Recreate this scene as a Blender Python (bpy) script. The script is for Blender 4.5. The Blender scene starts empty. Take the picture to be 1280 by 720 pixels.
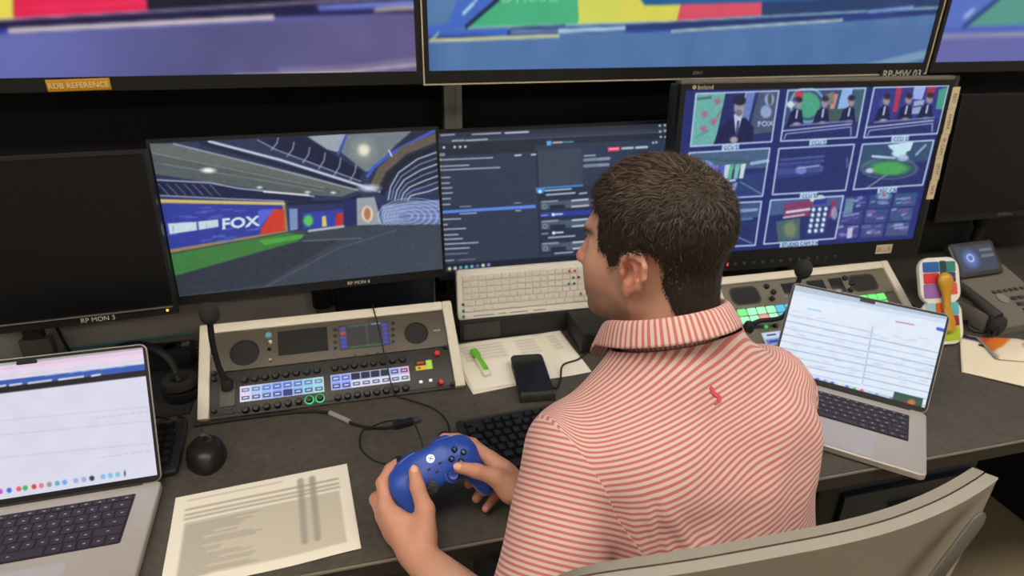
import bpy, bmesh, math, random
import numpy as np
from mathutils import Matrix, Vector

random.seed(7)
rng = np.random.default_rng(7)
SC = bpy.context.scene
COL = SC.collection

# ------------------------------------------------------------------ camera
CAM_H = 1.55
F_PX = 825.0
PITCH, YAW, ROLL = math.radians(25.4), math.radians(15.0), math.radians(1.0)
fwd = Vector((math.sin(YAW) * math.cos(PITCH), math.cos(YAW) * math.cos(PITCH), -math.sin(PITCH)))
rgt0 = Vector((math.cos(YAW), -math.sin(YAW), 0))
up0 = rgt0.cross(fwd)
rgt = rgt0 * math.cos(ROLL) + up0 * math.sin(ROLL)
upv = up0 * math.cos(ROLL) - rgt0 * math.sin(ROLL)
cam_data = bpy.data.cameras.new('camera')
cam_data.sensor_width = 36.0
cam_data.lens = 36.0 * F_PX / 1280.0
cam_data.clip_start = 0.02
cam_data.dof.use_dof = True
cam_data.dof.focus_distance = 1.0
cam_data.dof.aperture_fstop = 5.6
cam = bpy.data.objects.new('camera', cam_data)
COL.objects.link(cam)
m3 = Matrix((rgt, upv, -fwd)).transposed()
cam.matrix_world = Matrix.Translation((0, 0, CAM_H)) @ m3.to_4x4()
SC.camera = cam

# ------------------------------------------------------------------ world / exposure
world = bpy.data.worlds.new('world')
SC.world = world
world.use_nodes = True
bg = world.node_tree.nodes['Background']
bg.inputs[0].default_value = (0.9, 0.95, 1.0, 1)
bg.inputs[1].default_value = 0.03
SC.view_settings.view_transform = 'Standard'
SC.view_settings.look = 'None'
SC.view_settings.gamma = 1.0
SC.view_settings.use_curve_mapping = False
SC.view_settings.exposure = 0.0
PANEL_LIGHT = 10.8          # strength of the ceiling light diffusers


# ------------------------------------------------------------------ colour + materials
def lin(c):
    c = np.asarray(c, float) / 255.0
    return np.where(c <= 0.04045, c / 12.92, ((c + 0.055) / 1.055) ** 2.4)


MATS = {}


def mat(name, rgb, rough=0.5, metal=0.0, var=0.06, scale=40.0, bump=0.0, spec=0.5, emit=None, es=1.0,
        bscale=None, coat=0.0, rvar=0.0, sss=0.0):
    """procedural principled material; rgb in 0-255 sRGB, mild noise variation in colour, optional noise bump"""
    if name in MATS:
        return MATS[name]
    m = bpy.data.materials.new(name)
    MATS[name] = m
    m.use_nodes = True
    nt = m.node_tree
    b = nt.nodes['Principled BSDF']
    c = lin(rgb)
    tc = nt.nodes.new('ShaderNodeTexCoord')
    nz = nt.nodes.new('ShaderNodeTexNoise')
    nz.inputs['Scale'].default_value = scale
    nz.inputs['Detail'].default_value = 4
    nt.links.new(tc.outputs['Object'], nz.inputs['Vector'])
    mx = nt.nodes.new('ShaderNodeMix')
    mx.data_type = 'RGBA'
    mx.inputs[6].default_value = (*(c * (1 - var)), 1)
    mx.inputs[7].default_value = (*np.clip(c * (1 + var), 0, 1), 1)
    nt.links.new(nz.outputs['Fac'], mx.inputs[0])
    nt.links.new(mx.outputs[2], b.inputs['Base Color'])
    b.inputs['Roughness'].default_value = rough
    b.inputs['Metallic'].default_value = metal
    b.inputs['Specular IOR Level'].default_value = spec
    b.inputs['Coat Weight'].default_value = coat
    if sss:
        b.inputs['Subsurface Weight'].default_value = sss
        b.inputs['Subsurface Radius'].default_value = (0.012, 0.005, 0.003)
        b.inputs['Subsurface Scale'].default_value = 1.0
    if rvar:
        mr = nt.nodes.new('ShaderNodeMapRange')
        mr.inputs[3].default_value = rough - rvar
        mr.inputs[4].default_value = rough + rvar
        nt.links.new(nz.outputs['Fac'], mr.inputs[0])
        nt.links.new(mr.outputs[0], b.inputs['Roughness'])
    if bump:
        nb = nt.nodes.new('ShaderNodeTexNoise')
        nb.inputs['Scale'].default_value = bscale or scale * 6
        nb.inputs['Detail'].default_value = 3
        nt.links.new(tc.outputs['Object'], nb.inputs['Vector'])
        bp = nt.nodes.new('ShaderNodeBump')
        bp.inputs['Strength'].default_value = bump
        bp.inputs['Distance'].default_value = 0.002
        nt.links.new(nb.outputs['Fac'], bp.inputs['Height'])
        nt.links.new(bp.outputs[0], b.inputs['Normal'])
    if emit is not None:
        b.inputs['Emission Color'].default_value = (*lin(emit), 1)
        b.inputs['Emission Strength'].default_value = es
    return m


def attr_mat(name, attr='Col', emit=False, rough=0.5, spec=0.5, es=1.0, sss=0.0):
    if name in MATS:
        return MATS[name]
    m = bpy.data.materials.new(name)
    MATS[name] = m
    m.use_nodes = True
    nt = m.node_tree
    b = nt.nodes['Principled BSDF']
    a = nt.nodes.new('ShaderNodeAttribute')
    a.attribute_name = attr
    if emit:
        b.inputs['Base Color'].default_value = (0.008, 0.008, 0.009, 1)
        nt.links.new(a.outputs['Color'], b.inputs['Emission Color'])
        b.inputs['Emission Strength'].default_value = es
    else:
        nt.links.new(a.outputs['Color'], b.inputs['Base Color'])
    b.inputs['Roughness'].default_value = rough
    b.inputs['Specular IOR Level'].default_value = spec
    if sss:
        b.inputs['Subsurface Weight'].default_value = sss
        b.inputs['Subsurface Radius'].default_value = (0.012, 0.005, 0.003)
        b.inputs['Subsurface Scale'].default_value = 1.0
    return m


# ------------------------------------------------------------------ mesh builder
def rot(axis, deg):
    return Matrix.Rotation(math.radians(deg), 4, axis)


def T(x, y, z):
    return Matrix.Translation((x, y, z))


class MB:
    def __init__(s):
        s.v, s.f = [], []

    def add(s, vs, fs, M=None):
        o = len(s.v)
        if M is not None:
            vs = [tuple(M @ Vector(p)) for p in vs]
        s.v += [tuple(p) for p in vs]
        s.f += [tuple(i + o for i in q) for q in fs]
        return s

    def box(s, x0, x1, y0, y1, z0, z1, M=None):
        vs = [(x0, y0, z0), (x1, y0, z0), (x1, y1, z0), (x0, y1, z0), (x0, y0, z1), (x1, y0, z1), (x1, y1, z1), (x0, y1, z1)]
        return s.add(vs, [(0, 3, 2, 1), (4, 5, 6, 7), (0, 1, 5, 4), (1, 2, 6, 5), (2, 3, 7, 6), (3, 0, 4, 7)], M)

    def bbox(s, x0, x1, y0, y1, z0, z1, b=0.002, M=None, seg=2):
        bm = bmesh.new()
        bmesh.ops.create_cube(bm, size=1)
        for v in bm.verts:
            v.co = Vector(((x0 + x1) / 2 + v.co.x * (x1 - x0), (y0 + y1) / 2 + v.co.y * (y1 - y0), (z0 + z1) / 2 + v.co.z * (z1 - z0)))
        b = min(b, 0.49 * min(x1 - x0, y1 - y0, z1 - z0))
        bmesh.ops.bevel(bm, geom=list(bm.edges), offset=b, segments=seg, affect='EDGES', profile=0.5)
        bm.verts.index_update()
        s.add([v.co[:] for v in bm.verts], [[v.index for v in f.verts] for f in bm.faces], M)
        bm.free()
        return s

    def prism(s, pts, z0, z1, M=None):
        """pts: ccw outline in xy, extruded z0..z1"""
        n = len(pts)
        vs = [(p[0], p[1], z0) for p in pts] + [(p[0], p[1], z1) for p in pts]
        fs = [tuple(range(n - 1, -1, -1)), tuple(range(n, 2 * n))]
        fs += [(i, (i + 1) % n, n + (i + 1) % n, n + i) for i in range(n)]
        return s.add(vs, fs, M)

    def rslab(s, w, h, r, z0, z1, b=0.0, M=None, seg=6, cx=0, cy=0):
        """rounded rectangle slab in xy with corner radius r; edge bevel b on both z faces"""
        def ring(d):
            out = []
            rr = max(r - d, 1e-5)
            for qx, qy, a0 in ((1, 1, 0), (-1, 1, 90), (-1, -1, 180), (1, -1, 270)):
                for k in range(seg + 1):
                    a = math.radians(a0 + 90 * k / seg)
                    out.append((cx + qx * (w / 2 - r) + rr * math.cos(a), cy + qy * (h / 2 - r) + rr * math.sin(a)))
            return out
        levels = [(b, z0), (0, z0 + b), (0, z1 - b), (b, z1)] if b else [(0, z0), (0, z1)]
        n = 4 * (seg + 1)
        vs, fs = [], []
        for d, z in levels:
            vs += [(p[0], p[1], z) for p in ring(d)]
        L = len(levels)
        fs.append(tuple(range(n - 1, -1, -1)))
        fs.append(tuple(range((L - 1) * n, L * n)))
        for k in range(L - 1):
            fs += [(k * n + i, k * n + (i + 1) % n, (k + 1) * n + (i + 1) % n, (k + 1) * n + i) for i in range(n)]
        return s.add(vs, fs, M)

    def lathe(s, prof, n=24, M=None):
        """prof: list of (r,z) bottom to top; closed with caps"""
        vs, fs = [], []
        for r, z in prof:
            vs += [(r * math.cos(2 * math.pi * i / n), r * math.sin(2 * math.pi * i / n), z) for i in range(n)]
        for k in range(len(prof) - 1):
            fs += [(k * n + i, k * n + (i + 1) % n, (k + 1) * n + (i + 1) % n, (k + 1) * n + i) for i in range(n)]
        fs.append(tuple(range(n - 1, -1, -1)))
        L = len(prof)
        fs.append(tuple(range((L - 1) * n, L * n)))
        return s.add(vs, fs, M)

    def tube(s, pts, r, n=8, M=None, smooth=True, sub=6):
        """tube along a path (Catmull-Rom smoothed); r scalar or list per point"""
        P = [np.array(p, float) for p in pts]
        rs = [r] * len(P) if np.isscalar(r) else list(r)
        if smooth and len(P) > 2:
            Q, RR = [], []
            E = [2 * P[0] - P[1]] + P + [2 * P[-1] - P[-2]]
            for i in range(len(P) - 1):
                a, b, c, d = E[i:i + 4]
                for k in range(sub):
                    t = k / sub
                    Q.append(0.5 * ((2 * b) + (-a + c) * t + (2 * a - 5 * b + 4 * c - d) * t * t + (-a + 3 * b - 3 * c + d) * t ** 3))
                    RR.append(rs[i] * (1 - t) + rs[i + 1] * t)
            Q.append(P[-1]); RR.append(rs[-1])
            P, rs = Q, RR
        vs, fs = [], []
        t0 = P[1] - P[0]
        t0 = t0 / np.linalg.norm(t0)
        nrm = np.cross(t0, [0, 0, 1.0])
        if np.linalg.norm(nrm) < 1e-3:
            nrm = np.cross(t0, [1.0, 0, 0])
        nrm /= np.linalg.norm(nrm)
        for i, p in enumerate(P):
            t = P[min(i + 1, len(P) - 1)] - P[max(i - 1, 0)]
            t = t / (np.linalg.norm(t) + 1e-12)
            nrm = nrm - t * (nrm @ t)
            nrm /= np.linalg.norm(nrm) + 1e-12
            bn = np.cross(t, nrm)
            for k in range(n):
                a = 2 * math.pi * k / n
                vs.append(tuple(p + rs[i] * (math.cos(a) * nrm + math.sin(a) * bn)))
        for i in range(len(P) - 1):
            fs += [(i * n + k, i * n + (k + 1) % n, (i + 1) * n + (k + 1) % n, (i + 1) * n + k) for k in range(n)]
        fs.append(tuple(range(n - 1, -1, -1)))
        fs.append(tuple(range((len(P) - 1) * n, len(P) * n)))
        return s.add(vs, fs, M)

    def sphere(s, c, r, nu=16, nv=10, M=None):
        rx, ry, rz = (r, r, r) if np.isscalar(r) else r
        prof = [(math.sin(math.pi * k / nv), -math.cos(math.pi * k / nv)) for k in range(nv + 1)]
        prof[0] = (0.001, -1); prof[-1] = (0.001, 1)
        mm = T(*c) @ Matrix.Diagonal((rx, ry, rz, 1))
        return s.lathe(prof, nu, (M @ mm) if M is not None else mm)

    def xf(s, M):
        s.v = [tuple(M @ Vector(p)) for p in s.v]
        return s

    def mesh(s, name, smooth=None):
        me = bpy.data.meshes.new(name)
        me.from_pydata(s.v, [], s.f)
        me.validate()
        if smooth:
            me.set_sharp_from_angle(angle=math.radians(smooth)) if hasattr(me, 'set_sharp_from_angle') else None
            me.polygons.foreach_set('use_smooth', [True] * len(me.polygons))
            me.set_sharp_from_angle(angle=math.radians(smooth))
        me.update()
        return me


def obj(name, data, m=None, parent=None, smooth=38, M=None):
    if isinstance(data, MB):
        data = data.mesh(name, smooth)
    if m is not None and len(data.materials) == 0:
        data.materials.append(m)
    o = bpy.data.objects.new(name, data)
    COL.objects.link(o)
    if parent is not None:
        o.parent = parent
    if M is not None:
        o.matrix_local = M
    return o


def inst(name, me, parent, M):
    o = bpy.data.objects.new(name, me)
    COL.objects.link(o)
    o.parent = parent
    o.matrix_local = M
    return o


def tag(o, label, cat, group=None, kind=None):
    o['label'] = label
    o['category'] = cat
    if group:
        o['group'] = group
    if kind:
        o['kind'] = kind
    return o


def thing(name, label, cat, M=None, group=None):
    o = bpy.data.objects.new(name, None)
    o.empty_display_size = 0.05
    COL.objects.link(o)
    if M is not None:
        o.matrix_world = M
    return tag(o, label, cat, group)


def struct(name, mb, m):
    o = obj(name, mb, m, smooth=None)
    o['kind'] = 'structure'
    return o


# ------------------------------------------------------------------ lettering (built-in font, glyphs cached as triangles)
GL = {}


def load_glyphs():
    chars = "ABCDEFGHIJKLMNOPQRSTUVWXYZabcdefghijklmnopqrstuvwxyz0123456789-.:/"
    tmp = []
    for c in chars:
        for body in (c, 'H' + c + 'H'):
            cu = bpy.data.curves.new('g', 'FONT')
            cu.body = body
            cu.size = 1.0
            cu.resolution_u = 3
            o = bpy.data.objects.new('g', cu)
            COL.objects.link(o)
            tmp.append((c, body, o, cu))
    bpy.context.view_layer.update()
    dg = bpy.context.evaluated_depsgraph_get()
    wid = {}
    for c, body, o, cu in tmp:
        e = o.evaluated_get(dg)
        me = e.to_mesh()
        co = np.array([v.co[:2] for v in me.vertices]) if len(me.vertices) else np.zeros((0, 2))
        if len(body) == 1:
            me.calc_loop_triangles()
            GL[c] = [co, [tuple(t.vertices) for t in me.loop_triangles], 0.0]
        else:
            wid[c] = co[:, 0].max() - co[:, 0].min()
        e.to_mesh_clear()
    hh = wid['H']                     # HHH
    hw = GL['H'][0][:, 0]
    hwid = hw.max() - hw.min()
    adv_h = (hh - hwid) / 2
    for c in chars:
        GL[c][2] = wid[c] - hwid - adv_h
    GL[' '] = [np.zeros((0, 2)), [], 0.3]
    for c, body, o, cu in tmp:
        bpy.data.objects.remove(o)
        bpy.data.curves.remove(cu)


load_glyphs()


def text_geo(s, size, bold=0.0):
    """vertices (n,2) and triangles, origin at left baseline; returns also width"""
    V, Fc, x = [], [], 0.0
    for c in s:
        co, tri, adv = GL[c]
        o = len(V)
        V += [((p[0] + x) * size, p[1] * size) for p in co]
        Fc += [tuple(i + o for i in t) for t in tri]
        x += adv + bold
    return V, Fc, x * size


def text_mb(s, size, center=True, M=None, sx=1.0, depth=0.0):
    V, Fc, w = text_geo(s, size)
    mb = MB()
    off = -w / 2 if center else 0
    mb.add([((p[0] + off) * sx, p[1], 0) for p in V], Fc, M)
    return mb


# ------------------------------------------------------------------ picture canvas: a picture painted in numpy, shown as vertex colours on a screen
def homography(src, dst):
    A = []
    for (x, y), (u, v) in zip(src, dst):
        A.append([x, y, 1, 0, 0, 0, -u * x, -u * y, -u])
        A.append([0, 0, 0, x, y, 1, -v * x, -v * y, -v])
    _, _, vt = np.linalg.svd(np.array(A, float))
    return vt[-1].reshape(3, 3)


class Pic:
    """picture of nx*ny samples. trace = outline corners (TL,TR,BR,BL) of the picture in sketch units;
    every drawing call takes sketch units."""

    def __init__(s, nx, ny, trace, bgc):
        s.nx, s.ny = nx, ny
        u, v = np.meshgrid(np.linspace(0, 1, nx), np.linspace(0, 1, ny))   # v=0 top
        H = homography([(0, 0), (1, 0), (1, 1), (0, 1)], trace)
        w = H[2, 0] * u + H[2, 1] * v + H[2, 2]
        s.X = (H[0, 0] * u + H[0, 1] * v + H[0, 2]) / w
        s.Y = (H[1, 0] * u + H[1, 1] * v + H[1, 2]) / w
        s.u, s.v = u, v
        s.c = np.zeros((ny, nx, 3)) + np.array(bgc, float)
        gx = np.abs(np.gradient(s.X, axis=1)) + np.abs(np.gradient(s.X, axis=0))
        s.px = float(np.median(gx))

    def put(s, a, col):
        a = np.clip(a, 0, 1)[..., None]
        s.c = s.c * (1 - a) + a * np.asarray(col, float)

    def poly(s, pts, col, a=1.0, soft=None):
        soft = soft or s.px
        ins = np.zeros(s.X.shape, bool)
        dmin = np.full(s.X.shape, 1e9)
        n = len(pts)
        for i in range(n):
            x0, y0 = pts[i]
            x1, y1 = pts[(i + 1) % n]
            cond = ((y0 > s.Y) != (y1 > s.Y))
            with np.errstate(divide='ignore', invalid='ignore'):
                xi = (x1 - x0) * (s.Y - y0) / ((y1 - y0) if y1 != y0 else 1e-9) + x0
            ins ^= cond & (s.X < xi)
            dmin = np.minimum(dmin, s.seg(x0, y0, x1, y1))
        d = np.where(ins, dmin, -dmin)
        s.put((d / soft + 0.5) * 1.0 * a if a == 1.0 else np.clip(d / soft + 0.5, 0, 1) * a, col)

    def seg(s, x0, y0, x1, y1):
        dx, dy = x1 - x0, y1 - y0
        t = np.clip(((s.X - x0) * dx + (s.Y - y0) * dy) / (dx * dx + dy * dy + 1e-9), 0, 1)
        return np.hypot(s.X - x0 - t * dx, s.Y - y0 - t * dy)

    def line(s, pts, w, col, a=1.0, soft=None):
        soft = soft or s.px
        d = np.full(s.X.shape, 1e9)
        for i in range(len(pts) - 1):
            d = np.minimum(d, s.seg(*pts[i], *pts[i + 1]))
        s.put(np.clip((w / 2 - d) / soft + 0.5, 0, 1) * a, col)

    def ell(s, cx, cy, rx, ry, col, a=1.0, soft=None, ring=None):
        soft = soft or s.px
        q = np.hypot((s.X - cx) / rx, (s.Y - cy) / ry)
        d = (1 - q) * min(rx, ry)
        if ring:
            d = ring / 2 - np.abs(d)
        s.put(np.clip(d / soft + 0.5, 0, 1) * a, col)

    def rect(s, x0, y0, x1, y1, col, a=1.0, skew=0.0):
        """axis aligned in sketch; skew = slope dy/dx of its horizontal edges"""
        s.poly([(x0, y0), (x1, y0 + skew * (x1 - x0)), (x1, y1 + skew * (x1 - x0)), (x0, y1)], col, a)

    def uvrect(s, u0, v0, u1, v1, col, a=1.0):
        m = ((s.u >= u0) & (s.u <= u1) & (s.v >= v0) & (s.v <= v1)).astype(float)
        s.put(m * a, col)

    def text(s, string, x, y, size, col, slope=0.0, a=1.0, sx=1.0, shear=0.0, bold=0.0):
        V, Fc, w = text_geo(string, size)
        P = [(x + p[0] * sx + p[1] * shear, y - p[1] + slope * p[0] * sx) for p in V]
        m = np.zeros(s.X.shape)
        for t in Fc:
            (ax, ay), (bx, by), (cx, cy) = P[t[0]], P[t[1]], P[t[2]]
            x0, x1 = min(ax, bx, cx) - bold, max(ax, bx, cx) + bold
            y0, y1 = min(ay, by, cy) - bold, max(ay, by, cy) + bold
            k = (s.X >= x0) & (s.X <= x1) & (s.Y >= y0) & (s.Y <= y1)
            if not k.any():
                continue
            X, Y = s.X[k], s.Y[k]
            ar = (bx - ax) * (cy - ay) - (by - ay) * (cx - ax)
            sg = 1.0 if ar > 0 else -1.0
            e = np.ones(X.shape, bool)
            for (px, py), (qx, qy) in (((ax, ay), (bx, by)), ((bx, by), (cx, cy)), ((cx, cy), (ax, ay))):
                L = math.hypot(qx - px, qy - py) + 1e-9
                e &= sg * ((qx - px) * (Y - py) - (qy - py) * (X - px)) / L >= -bold - 1e-6
            mm = m[k]
            mm[e] = 1
            m[k] = mm
        s.put(m * a, col)

    def noise(s, amp, cell, seed=0, mask=None):
        r = np.random.default_rng(seed)
        h, w = s.X.shape
        g = r.normal(size=(h // cell + 3, w // cell + 3))
        yy, xx = np.mgrid[0:h, 0:w] / cell
        i, j = yy.astype(int), xx.astype(int)
        fy, fx = yy - i, xx - j
        n = g[i, j] * (1 - fy) * (1 - fx) + g[i + 1, j] * fy * (1 - fx) + g[i, j + 1] * (1 - fy) * fx + g[i + 1, j + 1] * fy * fx
        n = n[..., None] * amp
        if mask is not None:
            n = n * mask[..., None]
        s.c = np.clip(s.c + n, 0, 255)

    def blur(s, r=1):
        for _ in range(r):
            p = np.pad(s.c, ((1, 1), (1, 1), (0, 0)), 'edge')
            s.c = (p[:-2, 1:-1] + 2 * p[1:-1, 1:-1] + p[2:, 1:-1]) / 4
            p = np.pad(s.c, ((1, 1), (1, 1), (0, 0)), 'edge')
            s.c = (p[1:-1, :-2] + 2 * p[1:-1, 1:-1] + p[1:-1, 2:]) / 4

    def mesh(s, name, w, h, material, z=0.0):
        """in local xz plane facing -y: x 0..w, z 0..h, y=z"""
        nx, ny = s.nx, s.ny
        me = bpy.data.meshes.new(name)
        co = np.stack([s.u * w, np.full(s.u.shape, z), (1 - s.v) * h], -1).reshape(-1, 3)
        i = np.arange(nx * ny).reshape(ny, nx)
        q = np.stack([i[1:, :-1], i[1:, 1:], i[:-1, 1:], i[:-1, :-1]], -1).reshape(-1, 4)
        np_mesh(me, co, q)
        at = me.color_attributes.new('Col', 'FLOAT_COLOR', 'POINT')
        rgba = np.ones((nx * ny, 4), np.float32)
        rgba[:, :3] = lin(np.clip(s.c, 0, 255)).reshape(-1, 3)
        at.data.foreach_set('color', rgba.ravel())
        me.materials.append(material)
        return me


def np_mesh(me, co, quads):
    n, q = len(co), len(quads)
    k = quads.shape[1]
    me.vertices.add(n)
    me.vertices.foreach_set('co', np.asarray(co, np.float32).ravel())
    me.loops.add(q * k)
    me.loops.foreach_set('vertex_index', np.asarray(quads, np.int32).ravel())
    me.polygons.add(q)
    me.polygons.foreach_set('loop_start', np.arange(q, dtype=np.int32) * k)
    me.polygons.foreach_set('loop_total', np.full(q, k, np.int32))
    me.update(calc_edges=True)


SCREEN = attr_mat('lit_screen', emit=True, rough=0.35, spec=0.25)
PRINT = attr_mat('printed_surface', rough=0.75, spec=0.2)

# ================================================================== materials used all over
BLACK = mat('black_plastic', (20, 20, 21), rough=0.42, var=0.1)
BLACKM = mat('matt_black_plastic', (26, 26, 27), rough=0.65, var=0.1)
DGREY = mat('dark_grey_plastic', (52, 50, 47), rough=0.55)
MGREY = mat('mid_grey_plastic', (105, 101, 94), rough=0.55)
CREAM = mat('cream_powder_coat', (218, 210, 192), rough=0.5, var=0.03)
WHITEP = mat('white_plastic', (226, 222, 212), rough=0.5, var=0.02)
ALU = mat('aluminium', (176, 176, 174), rough=0.38, metal=0.85, var=0.03)
ALUP = mat('anodised_aluminium', (190, 183, 176), rough=0.42, metal=0.35, var=0.02)
STEEL = mat('steel', (150, 150, 150), rough=0.3, metal=1.0)
RUBBER = mat('cable_rubber', (22, 22, 22), rough=0.55)
TXTW = mat('white_print', (205, 200, 190), rough=0.6)
TXTD = mat('dark_print', (40, 36, 33), rough=0.6)

# ================================================================== room shell
DESK_Z = 0.74
RX0, RX1, RY0, RY1, RZ = -2.9, 3.7, -3.4, 1.86, 2.75
CARPET = mat('beige_carpet', (150, 136, 114), rough=0.95, var=0.12, scale=60, bump=0.4, bscale=500, spec=0.1)
WALLP = mat('pale_wall_paint', (190, 186, 178), rough=0.85, var=0.03, scale=3)
WALLB = mat('black_wall_panel', (19, 19, 21), rough=0.75, var=0.1, scale=6)
CEIL = mat('ceiling_tile', (205, 203, 196), rough=0.9, var=0.03, scale=30, bump=0.3)
struct('floor', MB().box(RX0, RX1, RY0, RY1, -0.05, 0), CARPET)
struct('ceiling', MB().box(RX0, RX1, RY0, RY1, RZ, RZ + 0.05), CEIL)
struct('wall_back', MB().box(RX0, RX1, RY1 - 0.06, RY1, 0, RZ), WALLB)
struct('wall_left', MB().box(RX0 - 0.05, RX0, RY0, RY1, 0, RZ), WALLP)
struct('wall_right', MB().box(RX1, RX1 + 0.05, RY0, RY1, 0, RZ), WALLP)
struct('wall_front', MB().box(RX0, RX1, RY0 - 0.05, RY0, 0, RZ), WALLP)
WY = RY1 - 0.06

LAMPW = mat('lamp_frame_white', (230, 230, 226), rough=0.5)
DIFF = mat('lamp_diffuser', (240, 240, 235), rough=0.6, emit=(255, 246, 232), es=PANEL_LIGHT)
lamp_spots = [(-1.9, 0.12, 'left of the camera near the left wall'), (-0.35, 0.12, 'straight above the camera'), (1.2, 0.12, 'above the seated man'),
              (2.75, 0.12, 'near the right wall'), (-1.1, -2.2, 'behind the camera on the left'), (1.6, -2.2, 'behind the camera on the right')]
for lx, ly, where in lamp_spots:
    r_ = thing('ceiling_light', 'square white ceiling panel light ' + where, 'ceiling light', T(lx, ly, RZ), 'panel lights in the ceiling')
    fr = MB()
    for x0, x1, y0, y1 in ((-.6, .6, -.3, -.27), (-.6, .6, .27, .3), (-.6, -.57, -.27, .27), (.57, .6, -.27, .27)):
        fr.box(x0, x1, y0, y1, -0.025, 0)
    obj('frame', fr, LAMPW, r_, smooth=None)
    obj('diffuser', MB().box(-.57, .57, -.27, .27, -0.018, -0.006), DIFF, r_, smooth=None)

# ================================================================== control desk
def desk_mat():
    m = mat('dark_stone_laminate', (86, 78, 69), rough=0.5, var=0.0)
    nt = m.node_tree
    b = nt.nodes['Principled BSDF']
    tc = nt.nodes.new('ShaderNodeTexCoord')
    n1 = nt.nodes.new('ShaderNodeTexNoise'); n1.inputs['Scale'].default_value = 9; n1.inputs['Detail'].default_value = 8; n1.inputs['Roughness'].default_value = 0.7
    n2 = nt.nodes.new('ShaderNodeTexNoise'); n2.inputs['Scale'].default_value = 70; n2.inputs['Detail'].default_value = 4
    ad = nt.nodes.new('ShaderNodeMath'); ad.operation = 'ADD'
    ml = nt.nodes.new('ShaderNodeMath'); ml.operation = 'MULTIPLY'; ml.inputs[1].default_value = 0.5
    rp = nt.nodes.new('ShaderNodeValToRGB')
    rp.color_ramp.elements[0].position = 0.3; rp.color_ramp.elements[0].color = (*lin((58, 54, 49)), 1)
    rp.color_ramp.elements[1].position = 0.7; rp.color_ramp.elements[1].color = (*lin((90, 83, 75)), 1)
    for n in (n1, n2):
        nt.links.new(tc.outputs['Object'], n.inputs['Vector'])
    nt.links.new(n1.outputs['Fac'], ad.inputs[0]); nt.links.new(n2.outputs['Fac'], ad.inputs[1])
    nt.links.new(ad.outputs[0], ml.inputs[0]); nt.links.new(ml.outputs[0], rp.inputs[0])
    nt.links.new(rp.outputs[0], b.inputs['Base Color'])
    b.inputs['Roughness'].default_value = 0.5
    return m


DESKM = desk_mat()
EDGE = mat('desk_edge_band', (40, 37, 34), rough=0.5)
EDGE_HI = mat('desk_edge_highlight', (122, 113, 101), rough=0.4)
NAVY = mat('dark_navy_panel', (38, 42, 54), rough=0.4)
UPST = mat('grey_upstand', (186, 181, 172), rough=0.6, var=0.03)
desk = thing('control_desk', 'long dark stone-look control room desk running under all the monitors', 'desk', T(0, 0, 0))
DX0, DX1 = -1.75, 3.0
obj('desktop', MB().bbox(DX0, DX1, 0.757, 1.66, DESK_Z - 0.032, DESK_Z, 0.002), DESKM, desk)
obj('front_edge_band', MB().bbox(DX0, DX1, 0.7535, 0.757, DESK_Z - 0.033, DESK_Z - 0.006, 0.001), EDGE, desk)
obj('edge_highlight', MB().bbox(DX0, DX1, 0.752, 0.757, DESK_Z - 0.0058, DESK_Z - 0.0005, 0.002), EDGE_HI, desk)  # pale strip: the highlight on the desk edge put into colour
up_ = thing('back_panel', 'pale grey panel standing along the desk under the left monitors', 'panel', T(0, 0, DESK_Z))
obj('sheet', MB().box(DX0, 0.2, 1.49, 1.502, 0, 0.21), UPST, up_, smooth=None)
obj('blank_plate', MB().bbox(-0.045, 0.195, 1.476, 1.4895, 0.03, 0.2, 0.002), NAVY, up_)
tag(obj('back_panel', MB().box(0.62, DX1, 1.63, 1.645, DESK_Z, 0.88), mat('shaded_upstand', (44, 43, 43), rough=0.6), smooth=None), 'shade-darkened panel standing along the desk under the right monitors', 'panel')  # right stretch of the upstand, coloured dark for the shade it stands in
obj('modesty_panel', MB().box(DX0, DX1, 1.30, 1.32, 0.1, DESK_Z - 0.032), mat('modesty_black', (24, 24, 26), rough=0.6), desk, smooth=None)
for lx in (-1.7, -0.75, 0.88, 2.0, 2.9):
    obj('desk_leg', MB().bbox(lx, lx + 0.05, 0.84, 1.5, 0.0, DESK_Z - 0.032, 0.004), BLACKM, desk)
ped = thing('desk_pedestal', 'dark navy drawer pedestal under the desk beside the seated man', 'cabinet', T(1.12, 1.05, 0))
obj('body', MB().bbox(-.18, .18, -.2, .2, 0.0, 0.6, .004), mat('navy_cabinet', (46, 52, 62), rough=0.45), ped)
for k in range(3):
    d_ = obj('drawer', MB().bbox(-.175, .175, -.216, -.2, .02 + k * .193, .2 + k * .193, .003), MATS['navy_cabinet'], ped)
    obj('handle', MB().bbox(-.06, .06, -.232, -.216, .15 + k * .193, .162 + k * .193, .003), STEEL, d_)

# ================================================================== aluminium post behind the screens
post = MB()
for x0, x1, y0, y1 in ((-.023, -.008, 0, .04), (.008, .023, 0, .04), (-.008, .008, .006, .04)):
    post.box(x0, x1, y0, y1, 0, RZ)
tag(obj('support_post', post.xf(T(.294, 1.712, 0)), ALU, smooth=None), 'grooved aluminium support post standing between two wall screens', 'post')

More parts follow.
